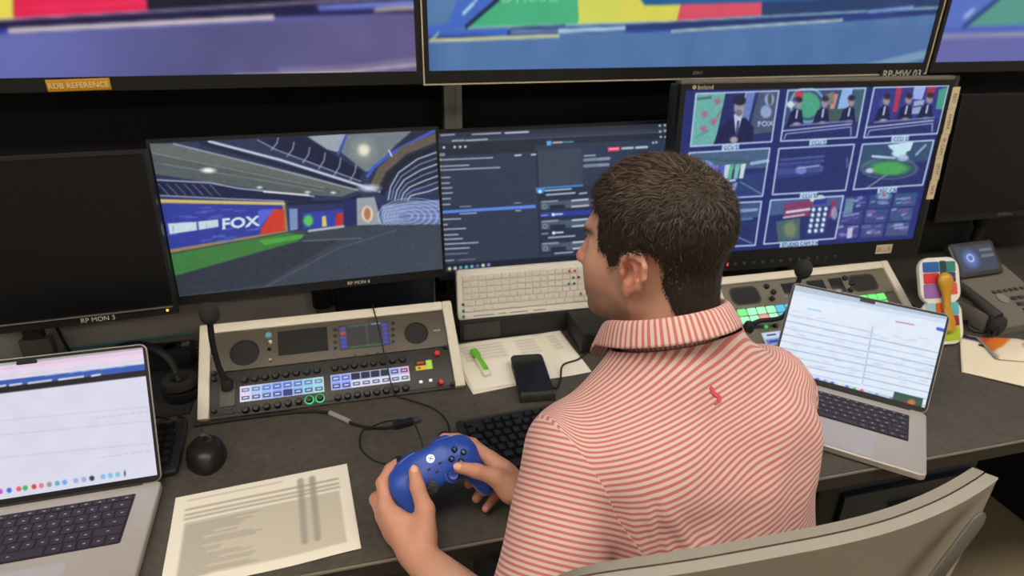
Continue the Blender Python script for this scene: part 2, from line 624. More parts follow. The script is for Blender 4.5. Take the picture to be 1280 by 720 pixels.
# ================================================================== wall screens
def wall_tv(cx, label, pic, rim=None):
    w, h, zb = 1.44, 0.842, 1.313
    root = thing('wall_screen', label, 'screen', T(cx, 1.62, zb), 'large wall screens')
    bz = MB()
    s, b = 0.012, 0.029
    for x0, x1, z0, z1 in ((-w / 2, w / 2, 0, b), (-w / 2, w / 2, h - .012, h), (-w / 2, -w / 2 + s, b, h - .012), (w / 2 - s, w / 2, b, h - .012)):
        bz.box(x0, x1, -.004, .02, z0, z1)
    obj('bezel', bz, BLACK, root, smooth=None)
    obj('back_housing', MB().bbox(-w / 2 + .004, w / 2 - .004, .021, .065, .004, h - .004, .01), BLACKM, root)
    obj('wall_bracket', MB().box(-.25, .25, .065, WY - 1.62, .25, .6), BLACKM, root, smooth=None)
    obj('screen', pic.mesh('screen', w - 2 * s, h - b - .012, SCREEN), None, root, M=T(-w / 2 + s, 0.0, b))
    if rim:
        rm = MB()
        t = 0.003
        for x0, x1, z0, z1 in ((-w / 2 - t, w / 2 + t, -t, 0), (-w / 2 - t, w / 2 + t, h, h + t), (-w / 2 - t, -w / 2, 0, h), (w / 2, w / 2 + t, 0, h)):
            rm.box(x0, x1, -.006, .02, z0, z1)
        obj('metal_rim', rm, rim, root, smooth=None)
    return root


RIM = mat('pale_metal_rim', (214, 200, 170), rough=0.35, metal=0.2)
# --- left wall screen
p = Pic(430, 200, [(-860.7, -662.8), (497.1, -472.0), (521.7, 88.8), (-451.3, 105.7)], (92, 96, 160))
p.poly([(-900, -700), (560, -700), (560, 8), (-900, 60)], (18, 18, 40))
p.poly([(-500, -60), (12, -60), (14, 26), (-500, 46)], (232, 216, 84))
p.poly([(12, -80), (168, -80), (183, 15), (14, 25)], (228, 32, 78))
p.poly([(12, -80), (168, -80), (173, -14), (12, -6)], (196, 30, 66))
p.line([(12, 14), (182, 4)], 1.2, (240, 70, 110))
p.line([(-400, 44), (14, 25), (183, 16), (560, -6)], 2.2, (206, 180, 214))
p.poly([(-400, 47), (14, 27), (300, 12), (560, -3), (560, 16), (345, 22), (10, 38), (-400, 58)], (24, 22, 64))
p.poly([(395, 8), (540, 0), (540, 10), (400, 14)], (112, 124, 196))
p.poly([(-400, 56), (8, 37), (8, 42), (-400, 62)], (36, 52, 160))
p.line([(8, 39), (340, 22.5)], 4.2, (222, 206, 200))
p.line([(470, 14), (560, 9)], 2.5, (196, 180, 150))
p.line([(400, 14), (470, 11)], 3, (70, 84, 180))
# purple-blue floor
g = np.clip((p.X - 0) / 520, 0, 1)[..., None]
mfl = (p.Y > 44 - 0.052 * (p.X - 8))
fl = np.array([98, 104, 172]) * (1 - g) + np.array([92, 84, 128]) * g
dip = np.exp(-((p.X - 250) / 110) ** 2)[..., None]
fl = fl * (1 - 0.16 * dip)
a_ = np.clip((p.Y - (44 - 0.052 * (p.X - 8))) / 3, 0, 1)[..., None]
p.c = p.c * (1 - a_) + a_ * fl
p.line([(8, 39), (340, 22.5)], 4.2, (222, 206, 200))
p.line([(470, 14), (560, 9)], 2.5, (196, 180, 150))
p.line([(290, 95), (430, 90), (530, 80)], 3.0, (206, 190, 186))
p.line([(350, 88), (440, 84), (530, 74)], 5.0, (122, 112, 146))
p.noise(3, 14, 1)
p.blur(1)
tv = wall_tv(-0.515, 'wall screen at the left showing a crimson and purple studio floor', p)
obj('label', MB().bbox(-.06, .06, -.008, -.0045, -.012, .012, .001), mat('amber_label', (206, 150, 24), rough=0.5), tv, M=T(0, 0, .014) @ rot('Y', -1))
obj('label_lettering', text_mb('RDB REFERENCE', .0155, M=rot('X', 90)), mat('label_cream_print', (240, 226, 170), rough=0.6), tv, M=T(0, -.0088, .0085) @ rot('Y', -1))

# --- centre wall screen
p = Pic(640, 240, [(516.9, -469.2), (1272.6, -363.1), (1153.8, 77.9), (537.1, 88.6)], (82, 116, 160))
p.poly([(480, -500), (1300, -500), (1300, -2), (480, -6)], (60, 90, 150))
p.poly([(500, -90), (700, -90), (640, -20), (584, 35), (540, 42), (520, 40)], (66, 104, 190))
p.poly([(500, -60), (600, -60), (560, 30), (500, 40)], (84, 120, 166))
p.line([(592, 6), (580, 18)], 4, (176, 208, 232))
p.line([(598, -12), (595, 2)], 4, (150, 190, 230))
p.line([(690, -70), (640, -14), (584, 34)], 5, (24, 40, 70))
p.poly([(690, -70), (790, -70), (722, 32), (586, 35), (640, -10)], (70, 172, 124))
p.poly([(790, -90), (900, -90), (848, 27), (721, 31.5)], (212, 206, 84))
p.poly([(720, -40), (800, -40), (770, 30), (724, 31)], (206, 208, 92))
p.poly([(852, 2), (952, -4), (952, 20), (846, 27)], (212, 78, 100))
p.poly([(952, -20), (1200, -30), (1200, 8), (952, 21)], (40, 62, 106))
p.poly([(798, -60), (1200, -60), (1200, -6), (950, 4), (806, 8), (800, 0)], (34, 92, 146))
p.text('OR202', 622, 4.5, 26, (128, 212, 166), slope=-0.02)
p.line([(586, 35.5), (848, 27.5), (1180, 10)], 2, (150, 190, 196))
p.poly([(534, 44), (700, 36), (850, 28), (1180, 12), (1180, 22), (900, 37), (640, 44), (534, 50)], (38, 56, 110))
p.poly([(534, 40), (636, 37), (634, 44), (534, 46)], (62, 100, 190))
p.line([(640, 36), (706, 33)], 2.4, (46, 66, 104))
p.line([(640, 41), (706, 39)], 2.6, (120, 146, 190))
p.line([(700, 39.5), (780, 36)], 5.2, (164, 198, 222))
p.line([(784, 40), (836, 38.5)], 4, (40, 70, 150))
p.line([(1052, 24), (1112, 18)], 4, (40, 64, 140))
p.line([(1086, 16), (1140, 10)], 3.6, (120, 150, 205))
p.poly([(536, 53), (700, 45), (837, 40), (1050, 28), (1180, 18), (1180, 130), (536, 130)], (80, 116, 164))
p.line([(538, 51), (546, 45.5), (548, 42)], 2, (180, 200, 180))
p.line([(538, 51.5), (698, 45.5)], 4, (212, 208, 150))
p.line([(840, 39.5), (1052, 26)], 3, (176, 196, 196))
q = np.clip((p.X - 540) / 600, 0, 1)
p.put((p.Y > 50 - .03 * (p.X - 540)) * 0.35 * q, (72, 100, 160))
p.put((p.Y > 50) * 0.45 * np.clip((560 - p.X) / 40, 0, 1), (50, 78, 140))
p.poly([(990, 92), (1080, 80), (1160, 62), (1160, 72), (1100, 86)], (124, 158, 180), a=0.8)
p.noise(2.5, 16, 2)
p.blur(1)
tv = wall_tv(0.931, 'middle wall screen with pale rim showing green and yellow stripes on blue', p, rim=RIM)
obj('brand_lettering', text_mb('SONY', .011, M=rot('X', 90)), mat('grey_print', (140, 138, 134), rough=0.6), tv, M=T(.925 - .931, -.0045, .0095))
obj('name_tape', MB().box(-.075, .075, -.0075, -.0065, -.012, .012), BLACKM, tv, smooth=None, M=T(1.568 - .931, 0, .0))
obj('name_lettering', text_mb('RP-MW 03', .029, M=rot('X', 90)), TXTW, tv, M=T(1.568 - .931, -.008, -.010))

# --- right wall screen
p = Pic(240, 120, [(1290.1, -360.6), (1773.1, -292.7), (1596.3, 70.3), (1168.8, 77.7)], (92, 100, 168))
p.poly([(1100, -400), (1800, -400), (1800, 28), (1100, 40)], (84, 110, 190))
p.poly([(1290, -60), (1252, 0), (1206, 34), (1500, 24), (1500, -60)], (86, 150, 136))
p.line([(1290, -50), (1248, 0), (1206, 34)], 4, (36, 50, 110))
p.line([(1217, 14), (1207, 22)], 4, (170, 196, 232))
p.poly([(1160, 38), (1600, 24), (1600, 40), (1160, 47)], (70, 88, 180))
p.line([(1170, 46), (1280, 43), (1600, 32)], 4, (186, 176, 166))
p.poly([(1150, 49), (1600, 36), (1600, 120), (1150, 120)], (98, 102, 164))
p.blur(1)
wall_tv(2.385, 'wall screen at the far right showing a teal stripe on violet blue', p)

# ================================================================== desk monitors
def mon_matrix(x, y, z, yaw, tilt):
    return T(x, y, z) @ Matrix.Rotation(yaw, 4, 'Z') @ Matrix.Rotation(-tilt, 4, 'X')


def monitor(label, pose, w, h, pic=None, bez=.006, bot=.018, off_mat=None, thick=.022, pole=True, group='desk monitors', pole_dx=0.0):
    x, y, z, yaw, tilt = pose
    base = T(x + pole_dx, y + .1, DESK_Z)
    root = thing('desk_monitor', label, 'monitor', base, group)
    Mi = base.inverted() @ mon_matrix(*pose)
    fr = MB()
    for x0, x1, z0, z1 in ((-w / 2 - bez, w / 2 + bez, -bot, 0), (-w / 2 - bez, w / 2 + bez, h, h + bez), (-w / 2 - bez, -w / 2, 0, h), (w / 2, w / 2 + bez, 0, h)):
        fr.box(x0, x1, -.003, .012, z0, z1)
    obj('bezel', fr, BLACK, root, smooth=None, M=Mi)
    obj('back_shell', MB().bbox(-w / 2 - bez + .001, w / 2 + bez - .001, .0121, thick + .012, -bot + .001, h + bez - .001, .006), BLACKM, root, M=Mi)
    if pic is not None:
        obj('screen', pic.mesh('screen', w, h, SCREEN), None, root, M=Mi @ T(-w / 2, 0, 0))
    else:
        obj('screen', MB().box(-w / 2, w / 2, 0, .004, 0, h), off_mat, root, smooth=None, M=Mi)
    # rear mount: clamp foot, pole, head
    obj('pole', MB().lathe([(.016, 0), (.016, z - DESK_Z + h * .5)], 16), ALU if pole == 'alu' else DGREY, root)
    obj('clamp_foot', MB().bbox(-.05, .05, -.045, .034, 0, .02, .004), BLACKM, root)
    hd = MB().bbox(-.05, .05, thick + .012, thick + .03, h * .5 - .05, h * .5 + .05, .003)
    obj('mount_plate', hd, BLACKM, root, M=Mi)
    top = Vector((0, 0, z - DESK_Z + h * .5 - .02))
    a = Mi @ Vector((-pole_dx, thick + .02, h * .5))
    obj('arm', MB().tube([tuple(a), tuple(top)], .015, 10, smooth=False), BLACKM, root)
    obj('collar', MB().lathe([(.024, .10), (.024, .165)], 18), BLACK, root)
    return root, Mi


OFFS = mat('dark_switched_off_screen', (13, 13, 15), rough=0.3, var=0.05, spec=0.35)
W24, H24 = .547, .308

# --- monitor 4: virtual studio
p = Pic(440, 248, [(187.6, 181), (543.7, 158), (551.7, 335.2), (220, 370)], (58, 66, 80))
Z4 = 2.879


def c4(x, y):
    return (180 + x / Z4, 140 + y / Z4)


def P4(*pts):
    return [c4(*q) for q in pts]


p.poly(P4((0, 0), (1094, 0), (1094, 330), (850, 330), (560, 320), (0, 330)), (44, 54, 84))
p.poly(P4((20, 118), (105, 118), (420, 190), (780, 270), (700, 300), (500, 290), (30, 225)), (98, 104, 102))
p.poly(P4((20, 150), (400, 215), (700, 280), (690, 292), (480, 290), (25, 220)), (84, 92, 94))
p.line(P4((30, 152), (330, 210), (640, 270)), 0.8, (150, 156, 150))
p.line(P4((60, 190), (420, 245), (640, 282)), 0.8, (140, 146, 142))
p.ell(*c4(225, 211), 8, 3, (236, 240, 232), soft=3)
for x, y in ((405, 270), (577, 285), (670, 286)):
    p.ell(*c4(x, y), 3, 1.3, (220, 228, 228), soft=2)
p.line(P4((230, 108), (480, 170), (790, 265), (850, 282)), 3.2, (176, 186, 204))
p.line(P4((200, 112), (470, 186), (780, 275)), 5, (30, 38, 62))
p.line(P4((230, 108), (480, 170), (790, 265), (850, 282)), 2.2, (190, 198, 214))
p.line(P4((105, 118), (420, 192), (760, 276)), 1.6, (160, 168, 184))
p.poly(P4((395, 98), (570, 85), (660, 140), (780, 210), (760, 245), (640, 195), (400, 108)), (26, 32, 60))
for k in range(6):
    x0 = 410 + k * 56
    p.line(P4((x0 + 65, 88 + k * 18), (x0 + 60, 110 + k * 20), (x0 + 40, 135 + k * 22)), 1.6, (142, 150, 170))
p.line(P4((400, 100), (470, 135), (640, 197), (770, 244)), 1.4, (150, 158, 180))
p.poly(P4((580, 84), (720, 70), (690, 140), (650, 130)), (150, 160, 172))
p.poly(P4((725, 74), (960, 58), (900, 110), (830, 190), (790, 210), (700, 140)), (112, 122, 128))
p.line(P4((722, 74), (690, 145)), 3, (62, 84, 176))
p.ell(*c4(783, 130), 7, 7, (250, 248, 220), soft=6)
p.ell(*c4(783, 130), 14, 14, (180, 184, 170), a=0.35, soft=14)
p.poly(P4((960, 62), (1060, 50), (1075, 250), (830, 280), (800, 250), (850, 170)), (38, 44, 62))
p.line(P4((1050, 52), (900, 130), (820, 190), (795, 225)), 4, (64, 90, 190))
p.line(P4((1050, 80), (930, 130), (850, 200), (820, 260)), 11, (96, 88, 78))
p.line(P4((1060, 110), (940, 165), (870, 230), (850, 285)), 6, (30, 34, 50))
for k in range(7):
    o = k * 22
    p.line(P4((1075, 125 + o), (980 + k * 6, 160 + o * .9), (910 + k * 10, 210 + o * .6), (880 + k * 12, 262 + o * .25), (870 + k * 12, 310)), 1.5, (120, 136, 180) if k % 2 else (190, 200, 222))
p.line(P4((875, 130), (885, 150)), 1.6, (230, 236, 240))
p.ell(*c4(800, 268), 12, 4, (196, 210, 224), soft=5)
# left truss band
p.poly(P4((30, 245), (300, 270), (590, 298), (590, 320), (40, 300)), (30, 34, 66))
p.line(P4((35, 247), (230, 255), (330, 274), (600, 300)), 1.5, (176, 184, 206))
p.line(P4((420, 285), (580, 296)), 2, (226, 230, 226))
for k in range(7):
    p.line(P4((50 + k * 30, 262), (85 + k * 30, 300)), 1, (110, 120, 160))
p.line(P4((40, 302), (300, 312), (490, 318)), 1.6, (150, 160, 190))
# LED wall left
p.poly(P4((45, 315), (495, 322), (505, 428), (80, 508)), (150, 128, 88))
p.poly(P4((55, 330), (485, 333), (494, 424), (86, 494)), (50, 62, 152))
p.line(P4((52, 321), (490, 327)), 3.6, (206, 184, 120))
for k in range(26):
    q = rng.random(3)
    p.line(P4((70 + q[0] * 330, 345 + q[1] * 120), (110 + q[0] * 330, 343 + q[1] * 118)), 1.6, (98, 112, 206), a=0.6)
p.poly(P4((455, 345), (492, 350), (494, 424), (405, 440), (410, 415)), (200, 60, 44))
p.poly(P4((400, 352), (460, 345), (410, 405), (395, 420)), (84, 96, 208))
p.poly(P4((80, 402), (180, 395), (182, 425), (85, 440)), (196, 214, 222))
p.poly(P4((186, 394), (256, 386), (258, 412), (188, 424)), (196, 214, 222))
p.text('FOX', *c4(268, 420), 17.5, (206, 224, 230), slope=-0.10, sx=1.32, bold=0.7)
p.line(P4((98, 412), (98, 430)), 1.2, (120, 140, 190))
p.line(P4((215, 398), (215, 414)), 1, (130, 150, 200))
# centre background
p.poly(P4((505, 330), (850, 310), (850, 400), (560, 425), (505, 425)), (44, 52, 92))
p.poly(P4((510, 345), (540, 345), (540, 420), (512, 425)), (120, 140, 190))
p.poly(P4((556, 360), (705, 345), (705, 408), (560, 420)), (50, 66, 160))
p.ell(*c4(578, 388), 6, 7, (88, 190, 90), soft=3)
p.poly(P4((680, 360), (705, 358), (705, 408), (675, 408)), (184, 48, 50))
p.poly(P4((628, 372), (642, 370), (645, 408), (628, 410)), (210, 190, 110))
p.line(P4((505, 328), (700, 318), (760, 300)), 4, (30, 36, 60))
p.poly(P4((705, 310), (750, 310), (752, 402), (710, 406)), (34, 42, 92))
p.poly(P4((755, 305), (820, 300), (845, 400), (755, 404)), (150, 156, 164))
p.ell(*c4(793, 362), 7, 10, (236, 214, 180), soft=2)
p.ell(*c4(793, 362), 4.5, 8, (166, 120, 90), soft=2)
p.poly(P4((845, 330), (1075, 305), (1075, 398), (850, 400)), (98, 116, 164))
for k in range(7):
    p.ell(*c4(930 + 6 * k, 370), 10 + 6 * k, 5 + 3 * k, (180, 196, 226), a=0.7, ring=1.1)
for k in range(5):
    p.line(P4((850, 340 + 12 * k), (950, 318 + 14 * k), (1075, 312 + 16 * k)), 1.1, (170, 186, 220), a=0.7)
# floor
p.poly(P4((80, 508), (505, 432), (760, 405), (1080, 398), (1100, 720), (100, 720)), (58, 66, 78))
p.poly(P4((86, 512), (505, 432), (566, 440), (540, 462), (100, 588)), (62, 120, 62))
p.poly(P4((400, 460), (560, 437), (552, 452), (420, 478)), (78, 158, 64))
p.poly(P4((100, 590), (540, 465), (700, 450), (420, 620), (110, 660)), (48, 54, 66))
p.line(P4((580, 425), (705, 408)), 3, (170, 180, 186))
p.line(P4((560, 462), (770, 450)), 1.6, (96, 106, 116))
p.line(P4((400, 640), (680, 490), (900, 420)), 2, (74, 84, 96))
p.put(np.clip((p.Y - 250) / 90, 0, 1) * np.clip((p.X - 380) / 150, 0, 1) * .35 * (p.Y > 282), (70, 84, 100))
p.noise(3, 3, 3)
p.blur(1)
mon4, M4 = monitor('desk monitor showing a virtual studio with a blue video wall', (-.0709, 1.352, .945, .0414, .1159), W24, H24, p, pole='alu')
obj('name_lettering', text_mb('RP MON 4', .0105, M=rot('X', 90)), TXTW, mon4, M=M4 @ T(.055 - 0 + .07 - .04, -.0036, -.013))

# --- monitor 3: switched off, in front of monitor 4's edge
mon3, M3 = monitor('switched-off black desk monitor left of the virtual studio picture', (-.611, 1.285, .947, .055, .1159), W24 * .965, H24 * .965, None, off_mat=OFFS, pole_dx=-.22)
obj('name_lettering', text_mb('RP MON 3', .013, M=rot('X', 90)), TXTW, mon3, M=M3 @ T(.13, -.0036, -.015))
obj('power_led', MB().box(.250, .254, -.0042, -.002, -.011, -.007), mat('amber_led', (255, 170, 40), emit=(255, 180, 60), es=1.6), mon3, smooth=None, M=M3)
obj('lower_lip', MB().box(-W24 * .48, W24 * .48, -.006, -.003, -.003, -.001), MGREY, mon3, smooth=None, M=M3)

# --- monitor 5: dark desktop with file list
Z5 = 3.43


def c5(x, y):
    return (550 + x / Z5, 140 + y / Z5)


def P5(*pts):
    return [c5(*q) for q in pts]


SK = -0.052
p = Pic(420, 236, [(552, 167.7), (848, 152), (829, 315), (561, 341)], (48, 58, 78))
p.poly(P5((0, 90), (1030, 36), (1030, 62), (0, 118)), (44, 50, 64))
p.poly(P5((0, 118), (1030, 62), (1030, 82), (0, 140)), (52, 60, 80))
p.line(P5((150, 128), (1030, 80)), 0.8, (80, 88, 106))
p.poly(P5((0, 142), (1030, 84), (1030, 110), (0, 170)), (40, 46, 58))
p.poly(P5((0, 170), (430, 146), (430, 172), (0, 196)), (42, 44, 58))
p.poly(P5((436, 170), (630, 156), (628, 318), (440, 330)), (60, 70, 86))
p.poly(P5((634, 150), (1026, 128), (1020, 600), (636, 620)), (46, 58, 82))
p.line(P5((438, 165), (445, 610)), 1.2, (28, 34, 48))


def dash(pts, w, col, a=1.0):
    p.line(P5(*pts), w, col, a)


dash(((32, 104), (88, 100)), 2.2, (150, 160, 190))
dash(((165, 99), (285, 92)), 1.8, (168, 180, 196))
dash(((305, 92), (402, 86)), 2.2, (190, 198, 220))
dash(((80, 128), (130, 125)), 1.8, (170, 186, 196)); dash(((138, 126), (228, 120)), 1.8, (176, 186, 200))
for x, y in ((20, 158), (45, 157), (90, 155), (113, 154), (135, 153)):
    p.ell(*c5(x, y), 1.5, 1.5, (220, 226, 230), soft=1.2)
p.poly(P5((480, 126), (500, 124), (500, 144), (481, 146)), (92, 166, 226))
dash(((508, 133), (550, 130)), 2.4, (176, 176, 190)); dash(((550, 130), (592, 128)), 2.4, (70, 130, 140))
dash(((14, 186), (46, 184)), 1.6, (150, 158, 168)); dash(((14, 193), (48, 190)), 1.6, (150, 158, 168))
dash(((345, 190), (370, 188)), 1.8, (210, 216, 222)); dash(((415, 186), (432, 185)), 1.8, (210, 216, 222))
rows = [(208, 250), (236, 150), (252, 280), (285, 70), (309, 68), (330, 78), (352, 80), (376, 72), (400, 70)]
for i, (y, xe) in enumerate(rows):
    dash(((38, y + 3), (xe, y + 3 - SK * -1 * (xe - 38))), 1.5, (176, 184, 196))
    p.ell(*c5(28, y + 3), 1.6, 1.6, (216, 214, 170), soft=1.2)
p.poly(P5((20, 430), (428, 402), (430, 416), (22, 442)), (92, 132, 226))
dash(((112, 412), (158, 409)), 1.2, (150, 160, 180)); dash(((112, 442), (180, 438)), 1.2, (190, 198, 210))
dash(((340, 396), (366, 394)), 1.2, (150, 160, 180)); dash(((345, 428), (366, 427)), 1.2, (190, 198, 210))
for i, (y, xe) in enumerate([(466, 115), (488, 60), (508, 135), (532, 104), (550, 122), (570, 186), (590, 150), (612, 144)]):
    dash(((44, y), (xe, y + SK * (xe - 44))), 1.5, (176, 184, 196), 1.0 if i < 7 else .5)
    p.ell(*c5(38, y), 1.6, 1.6, (222, 216, 120) if i < 5 else (196, 100, 90), soft=1.2)
dash(((36, 640), (85, 636)), 1.5, (160, 166, 180)); dash(((105, 636), (175, 631)), 1.2, (120, 126, 140))
# taskbar
p.poly(P5((22, 655), (650, 610), (1030, 570), (1030, 640), (40, 700)), (30, 36, 50))
for k, col in enumerate([(84, 150, 220), (210, 200, 140), (196, 190, 200), (80, 170, 160), (90, 180, 190), (130, 160, 200), (90, 110, 170), (210, 214, 190), (120, 140, 210)]):
    p.ell(*c5(46 + 23 * k, 674 - 2.3 * k), 2.1, 2.1, col, soft=1.4)
# dialog
p.poly(P5((440, 335), (700, 316), (700, 600), (446, 612)), (38, 50, 70))
p.poly(P5((430, 330), (630, 314), (632, 322), (470, 334), (462, 352), (434, 352)), (66, 134, 214))
p.ell(*c5(448, 346), 2.2, 2.2, (200, 224, 250), soft=1.5)
for (xa, xb, y) in ((470, 580, 340), (475, 595, 358), (615, 645, 352)):
    dash(((xa, y + 2), (xb, y - .06 * (xb - xa))), 1.8, (186, 196, 206))
for y in (382, 466, 560):
    p.poly(P5((448, y + 8), (700, y - 8), (700, y + 24), (450, y + 42)), (74, 88, 108))
    p.poly(P5((488, y + 22), (552, y + 18), (552, y + 36), (488, y + 40)), (34, 44, 62))
    dash(((455, y + 8), (520, y + 3)), 2, (140, 152, 170)); dash(((582, y + 2), (650, y - 4)), 2.2, (190, 200, 212)); dash(((582, y + 28), (650, y + 22)), 2.2, (180, 190, 206))
    p.ell(*c5(466, y + 28), 2.5, 2.5, (150, 160, 176), ring=1)
p.poly(P5((446, 436), (700, 420), (700, 440), (448, 456)), (44, 60, 156))
for y in (444, 522):
    p.ell(*c5(502, y), 2, 2, (230, 236, 240), soft=1.2)
    dash(((512, y - 1), (540, y - 3)), 2, (200, 206, 220)); dash(((452, y + 4), (478, y + 2)), 1.4, (150, 160, 200))
dash(((480, 542), (590, 534)), 1.8, (170, 180, 196)); dash(((505, 608), (580, 602)), 1.6, (170, 180, 196))
# right side
p.poly(P5((741, 152), (792, 149), (792, 166), (742, 170)), (232, 70, 96))
dash(((748, 159), (785, 157)), 1.4, (255, 180, 190))
dash(((804, 156), (848, 153)), 3, (170, 184, 196)); dash(((864, 152), (910, 149)), 3, (176, 190, 204))
dash(((640, 190), (686, 187)), 2, (150, 160, 176)); dash(((640, 208), (692, 204)), 4, (120, 132, 150)); dash(((702, 204), (745, 200)), 4, (130, 142, 165))
dash(((640, 234), (692, 230)), 4, (120, 132, 150)); dash(((702, 230), (740, 227)), 4, (130, 142, 160))
for x, y in ((970, 54), (992, 52), (1012, 50), (970, 80), (992, 76), (1012, 74), (972, 104), (992, 104), (938, 130), (952, 128), (996, 126), (1012, 124)):
    p.ell(*c5(x, y), 1.4, 1.4, (190, 204, 214), soft=1.2)
p.noise(2, 4, 5)
p.blur(1)
mon5, M5 = monitor('desk monitor with a dark file list, directly in front of the man', (.5085, 1.46, .8934, .0182, .0976), W24 * 1.08, H24 * 1.08, p, pole_dx=.27)

# --- multiview monitor
Z6 = 3.2


def c6(x, y):
    return (850 + x / Z6, 95 + y / Z6)


def P6(*pts):
    return [c6(*q) for q in pts]


p = Pic(520, 292, [(866, 114), (1196, 110), (1151.5, 302), (839, 324)], (34, 44, 106))
LB = (178, 196, 226)
boxes = [[(95, 75), (428, 66), (395, 268), (66, 286)], [(465, 64), (776, 57), (738, 252), (432, 266)], [(810, 55), (1106, 49), (1062, 238), (768, 253)],
         [(60, 312), (388, 294), (354, 488), (30, 505)], [(425, 296), (729, 280), (692, 465), (395, 482)], [(762, 280), (1048, 265), (1004, 444), (724, 462)],
         [(40, 525), (350, 510), (320, 690), (10, 705)], [(388, 505), (684, 488), (648, 662), (356, 685)]]
for b_ in boxes:
    p.poly(P6(*b_), (38, 48, 104))


def bl(k, u, v):
    b_ = boxes[k]
    t = [(b_[0][i] * (1 - u) + b_[1][i] * u) * (1 - v) + (b_[3][i] * (1 - u) + b_[2][i] * u) * v for i in (0, 1)]
    return c6(*t)


def bp(k, pts, col, a=1.0, soft=None):
    p.poly([bl(k, *q) for q in pts], col, a, soft)


def bl_(k, pts, w, col, a=1.0):
    p.line([bl(k, *q) for q in pts], w, col, a)


def be(k, u, v, rx, ry, col, a=1.0, soft=2, ring=None):
    p.ell(*bl(k, u, v), rx, ry, col, a, soft, ring)


# presenter in a dark suit
bp(0, [(0, 0), (.36, 0), (.3, 1), (0, 1)], (104, 170, 164))
for u, v in ((.27, .16), (.13, .4), (.25, .55), (.14, .68)):
    be(0, u, v, 4, 4, (178, 92, 130), .85, 3)
bl_(0, [(.03, .1), (.18, .08)], 3, (70, 100, 110)); bl_(0, [(.05, .82), (.2, .72)], 1.5, (80, 140, 140)); bl_(0, [(.24, .6), (.34, .3)], 2, (140, 110, 140))
bp(0, [(.36, 0), (.62, 0), (.6, 1), (.3, 1)], (34, 44, 100))
bp(0, [(.62, 0), (.72, 0), (.68, .6), (.58, .5)], (104, 124, 186)); bl_(0, [(.61, 0), (.57, .5)], 1.5, (180, 190, 226))
bp(0, [(.76, 0), (.99, 0), (.99, .8), (.7, .85)], (72, 84, 112))
be(0, .9, .16, 6, 8, (140, 160, 204)); be(0, .88, .4, 7, 8, (140, 160, 204)); be(0, .905, .16, 2.5, 8, (70, 80, 70))
p.text('FOX', bl(0, .8, .68)[0], bl(0, .8, .68)[1], 8.5, (170, 182, 226), slope=-.04, sx=1.2, bold=.25)
bp(0, [(.28, 1), (.33, .66), (.46, .5), (.64, .5), (.76, .7), (.76, .98)], (28, 34, 76))
bp(0, [(.49, .42), (.6, .42), (.57, .75), (.54, .8)], (186, 196, 220)); bp(0, [(.54, .55), (.57, .55), (.57, .85), (.54, .85)], (60, 66, 110))
be(0, .545, .3, 6.5, 10, (150, 140, 150)); be(0, .54, .16, 8, 6, (30, 34, 60)); be(0, .548, .4, 4, 4, (110, 104, 124)); be(0, .53, .92, 5, 4, (160, 150, 160))
# two panel shots
for k in (1, 2):
    bp(k, [(0, 0), (1, 0), (1, .7), (0, .7)], (56, 74, 120) if k == 1 else (50, 56, 130))
    if k == 1:
        be(1, .28, .3, 16, 16, (72, 160, 128), 1, 3); be(1, .28, .3, 21, 21, (130, 190, 196), .8, 2, 3)
        bp(1, [(.7, 0), (.84, 0), (.82, .4), (.68, .4)], (140, 176, 226)); bp(1, [(.58, .1), (.66, .1), (.64, .4), (.58, .4)], (196, 130, 120))
        bp(1, [(.86, 0), (1, 0), (1, .7), (.86, .7)], (60, 96, 110)); be(1, .15, .1, 5, 6, (186, 60, 80)); be(1, .06, .28, 5, 4, (200, 216, 220))
        bp(1, [(.5, .1), (.6, .05), (.62, .3), (.52, .32)], (120, 120, 116)); bp(1, [(.55, .4), (.75, .4), (.74, .65), (.55, .65)], (60, 88, 84))
    else:
        bp(2, [(.3, 0), (.38, 0), (.38, .5), (.32, .52)], (170, 50, 84)); bp(2, [(.54, 0), (.7, 0), (.68, .28), (.54, .25)], (150, 170, 226))
        bp(2, [(.72, 0), (.84, 0), (.82, .2), (.72, .2)], (160, 50, 80)); bp(2, [(.88, .08), (1, .02), (1, .5), (.9, .48)], (70, 150, 130))
        bp(2, [(.58, .3), (.72, .28), (.71, .56), (.58, .57)], (150, 164, 200)); bl_(2, [(.58, .42), (.71, .4)], 2, (70, 80, 120)); bp(2, [(.12, .2), (.24, .15), (.3, .7), (.1, .7)], (50, 70, 150))
    for u in ((.16, .5, .84) if k == 1 else (.2, .5, .78)):
        bp(k, [(u - .12, .72), (u - .08, .42), (u - .02, .36), (u + .06, .4), (u + .11, .7)], (26, 32, 74))
        be(k, u, .27, 4.2, 5.5, (150, 136, 146)); be(k, u, .19, 4.6, 3.6, (44, 40, 60)); bl_(k, [(u, .4), (u, .55)], 2.2, (180, 186, 210)); be(k, u + .02, .68, 5, 2.6, (170, 160, 166))
    bp(k, [(0, .72), (1, .68), (1, 1), (0, 1)], (38, 46, 102))
    bl_(k, [(0, .8), (.9, .72)], 1.6, (176, 186, 222)); bl_(k, [(.04, .96), (.06, .86), (.9, .78), (.92, .95)], 1.4, (150, 164, 214)); bl_(k, [(.1, .7), (.9, .66)], 2, (110, 120, 160))
